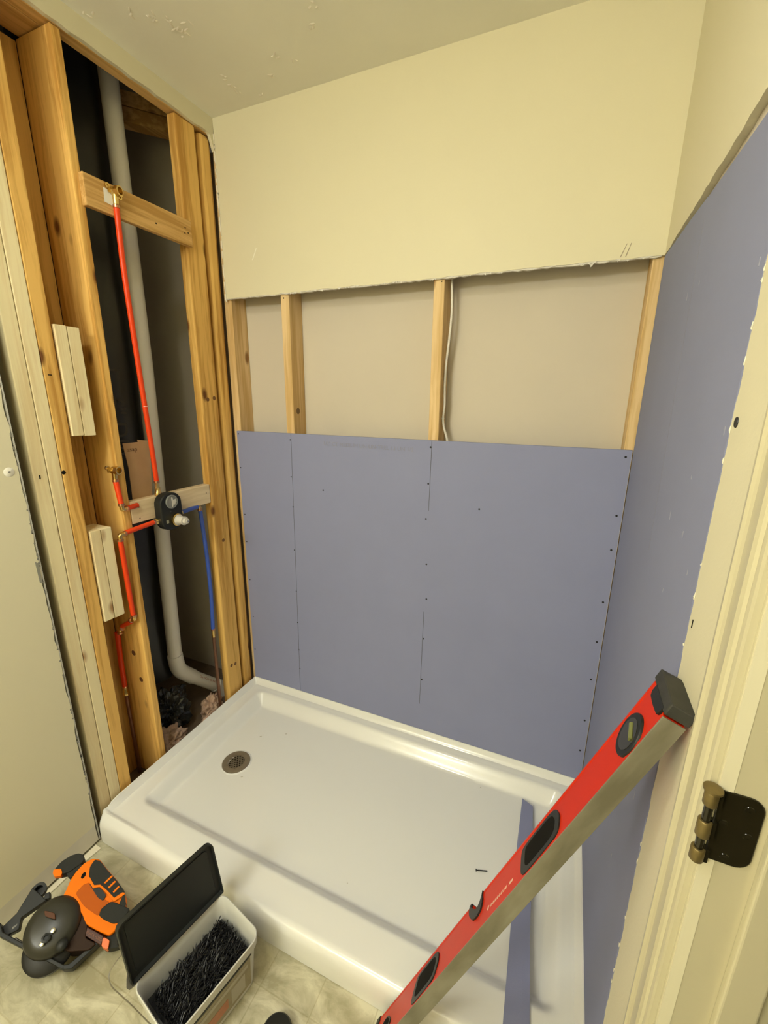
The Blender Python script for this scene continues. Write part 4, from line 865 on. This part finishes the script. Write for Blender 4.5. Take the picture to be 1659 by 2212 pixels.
slab('heel_grip', S_HEEL, -.030, .018, M_RUB, .005)
slab('trigger', S_TRIG, -.01, .017, M_DARK, .003)
for k, q in enumerate(S_STRIPES): slab('grip_stripe', q, .015, .0205, M_ORG, .0008, rnd=False)
slab('lock_slot', S_SLOT, .008, .0135, M_HOLE, .0006)
g2 = slab('front_handle', S_AUX, -.034, .006, M_RUB, .009)
slab('front_handle_neck', S_NECK, -.030, .002, M_RUB, .006)
slab('handle_cap', S_AUXCAP, -.012, .0085, M_ORG, .003)
slab('badge_plate', S_BADGE, -.03, .004, M_BATT, .002, rnd=False)
slab('badge_button', S_BUTTON, -.03, .0065, mat('bright_orange_button', (.85, .17, .02), .4), .002)
slab('battery', S_BATT, -.055, -.002, M_RUB, .005)
text('maker_badge', 'BLACK+DECKER', .0085, mat('badge_letters', (.30, .12, .06), .6), Vector(S_TXT[0])+SN*.0045, Vector(S_TXT[1])-Vector(S_TXT[0]), SN.cross(Vector(S_TXT[1])-Vector(S_TXT[0])), saw)
# blade guards
gc = Vector(S_GC); gr_ = .0650
MB().lathe(gc-SN*.012, SN, [(gr_, 0), (gr_+.001, .010), (gr_-.002, .024), (gr_-.010, .032), (gr_-.022, .036), (.010, .0375), (0, .038)], 48).build('upper_guard', mat('smoky_guard', (.034, .032, .023), .3, spec=.35), saw)
lc = Vector(S_LC)
MB().lathe(lc-SN*.036, SN, [(.056, 0), (.060, .003), (.060, .018), (.052, .024), (0, .025)], 48).build('lower_guard', mat('dark_lower_guard', (.018, .017, .015), .4, spec=.25), saw)
MB().lathe(Vector(S_HUB)+SN*.032, SN, [(.009, 0), (.011, .006), (.006, .007), (.006, .003), (0, .003)], 6).build('blade_bolt', M_DARK, saw)
for q in S_BOLTS: MB().lathe(Vector(q)+SN*.031, SN, [(.006, 0), (.0055, .004), (0, .006)], 12).build('guard_rivet', M_BLDE, saw)
MB().lathe(Vector(S_LEVER)+SN*.016, SN, [(.013, 0), (.013, .014), (.008, .018), (0, .018)], 20).build('depth_knob', M_DARK, saw)
slab('guard_badge', S_GBADGE, .030, .0352, mat('smoked_orange_badge', (.10, .035, .010), .5, spec=.25), .001, rnd=True)
# shoe frame
sh_ = empty('shoe', tuple(C0)); sh_.parent = saw; sh_.matrix_parent_inverse = saw.matrix_basis.inverted()
for i, (nm, q) in enumerate(S_SHOE): slab('shoe_bar', q, -.046 if i < 2 else -.052, -.004 if i < 2 else -.026, M_BLKM if nm else M_DARK, .002, sh_, rnd=False)
rc = Vector(S_RING)
MB().lathe(rc-SN*.048, SN, [(.011, 0), (.018, 0), (.018, .020), (.011, .020), (.011, 0)], 24).build('bevel_bracket', M_DARK, sh_)

# small black knob at the bottom edge of the picture
kb = MB().lathe((.862, -.975, 0), (0, 0, 1), [(.036, 0), (.037, .004), (.037, .026), (.033, .031), (.020, .033), (0, .033)], 36).build('black_cap', M_DARK)
tag(kb, 'small round black cap on the floor between bin and level', 'cap')
# pale sliver of underlay along the left wall foot
ul = MB().prism([(.003, -.845, .001), (.030, -.845, .001), (.020, -.93, .001), (.022, -1.04, .001), (.0035, -1.05, .001)], (0, 0, .004)).build('underlay_strip', mat('pale_underlay', (.80, .74, .56), .7))
tag(ul, 'pale strip of underlay lying along the foot of the left wall', 'underlay')
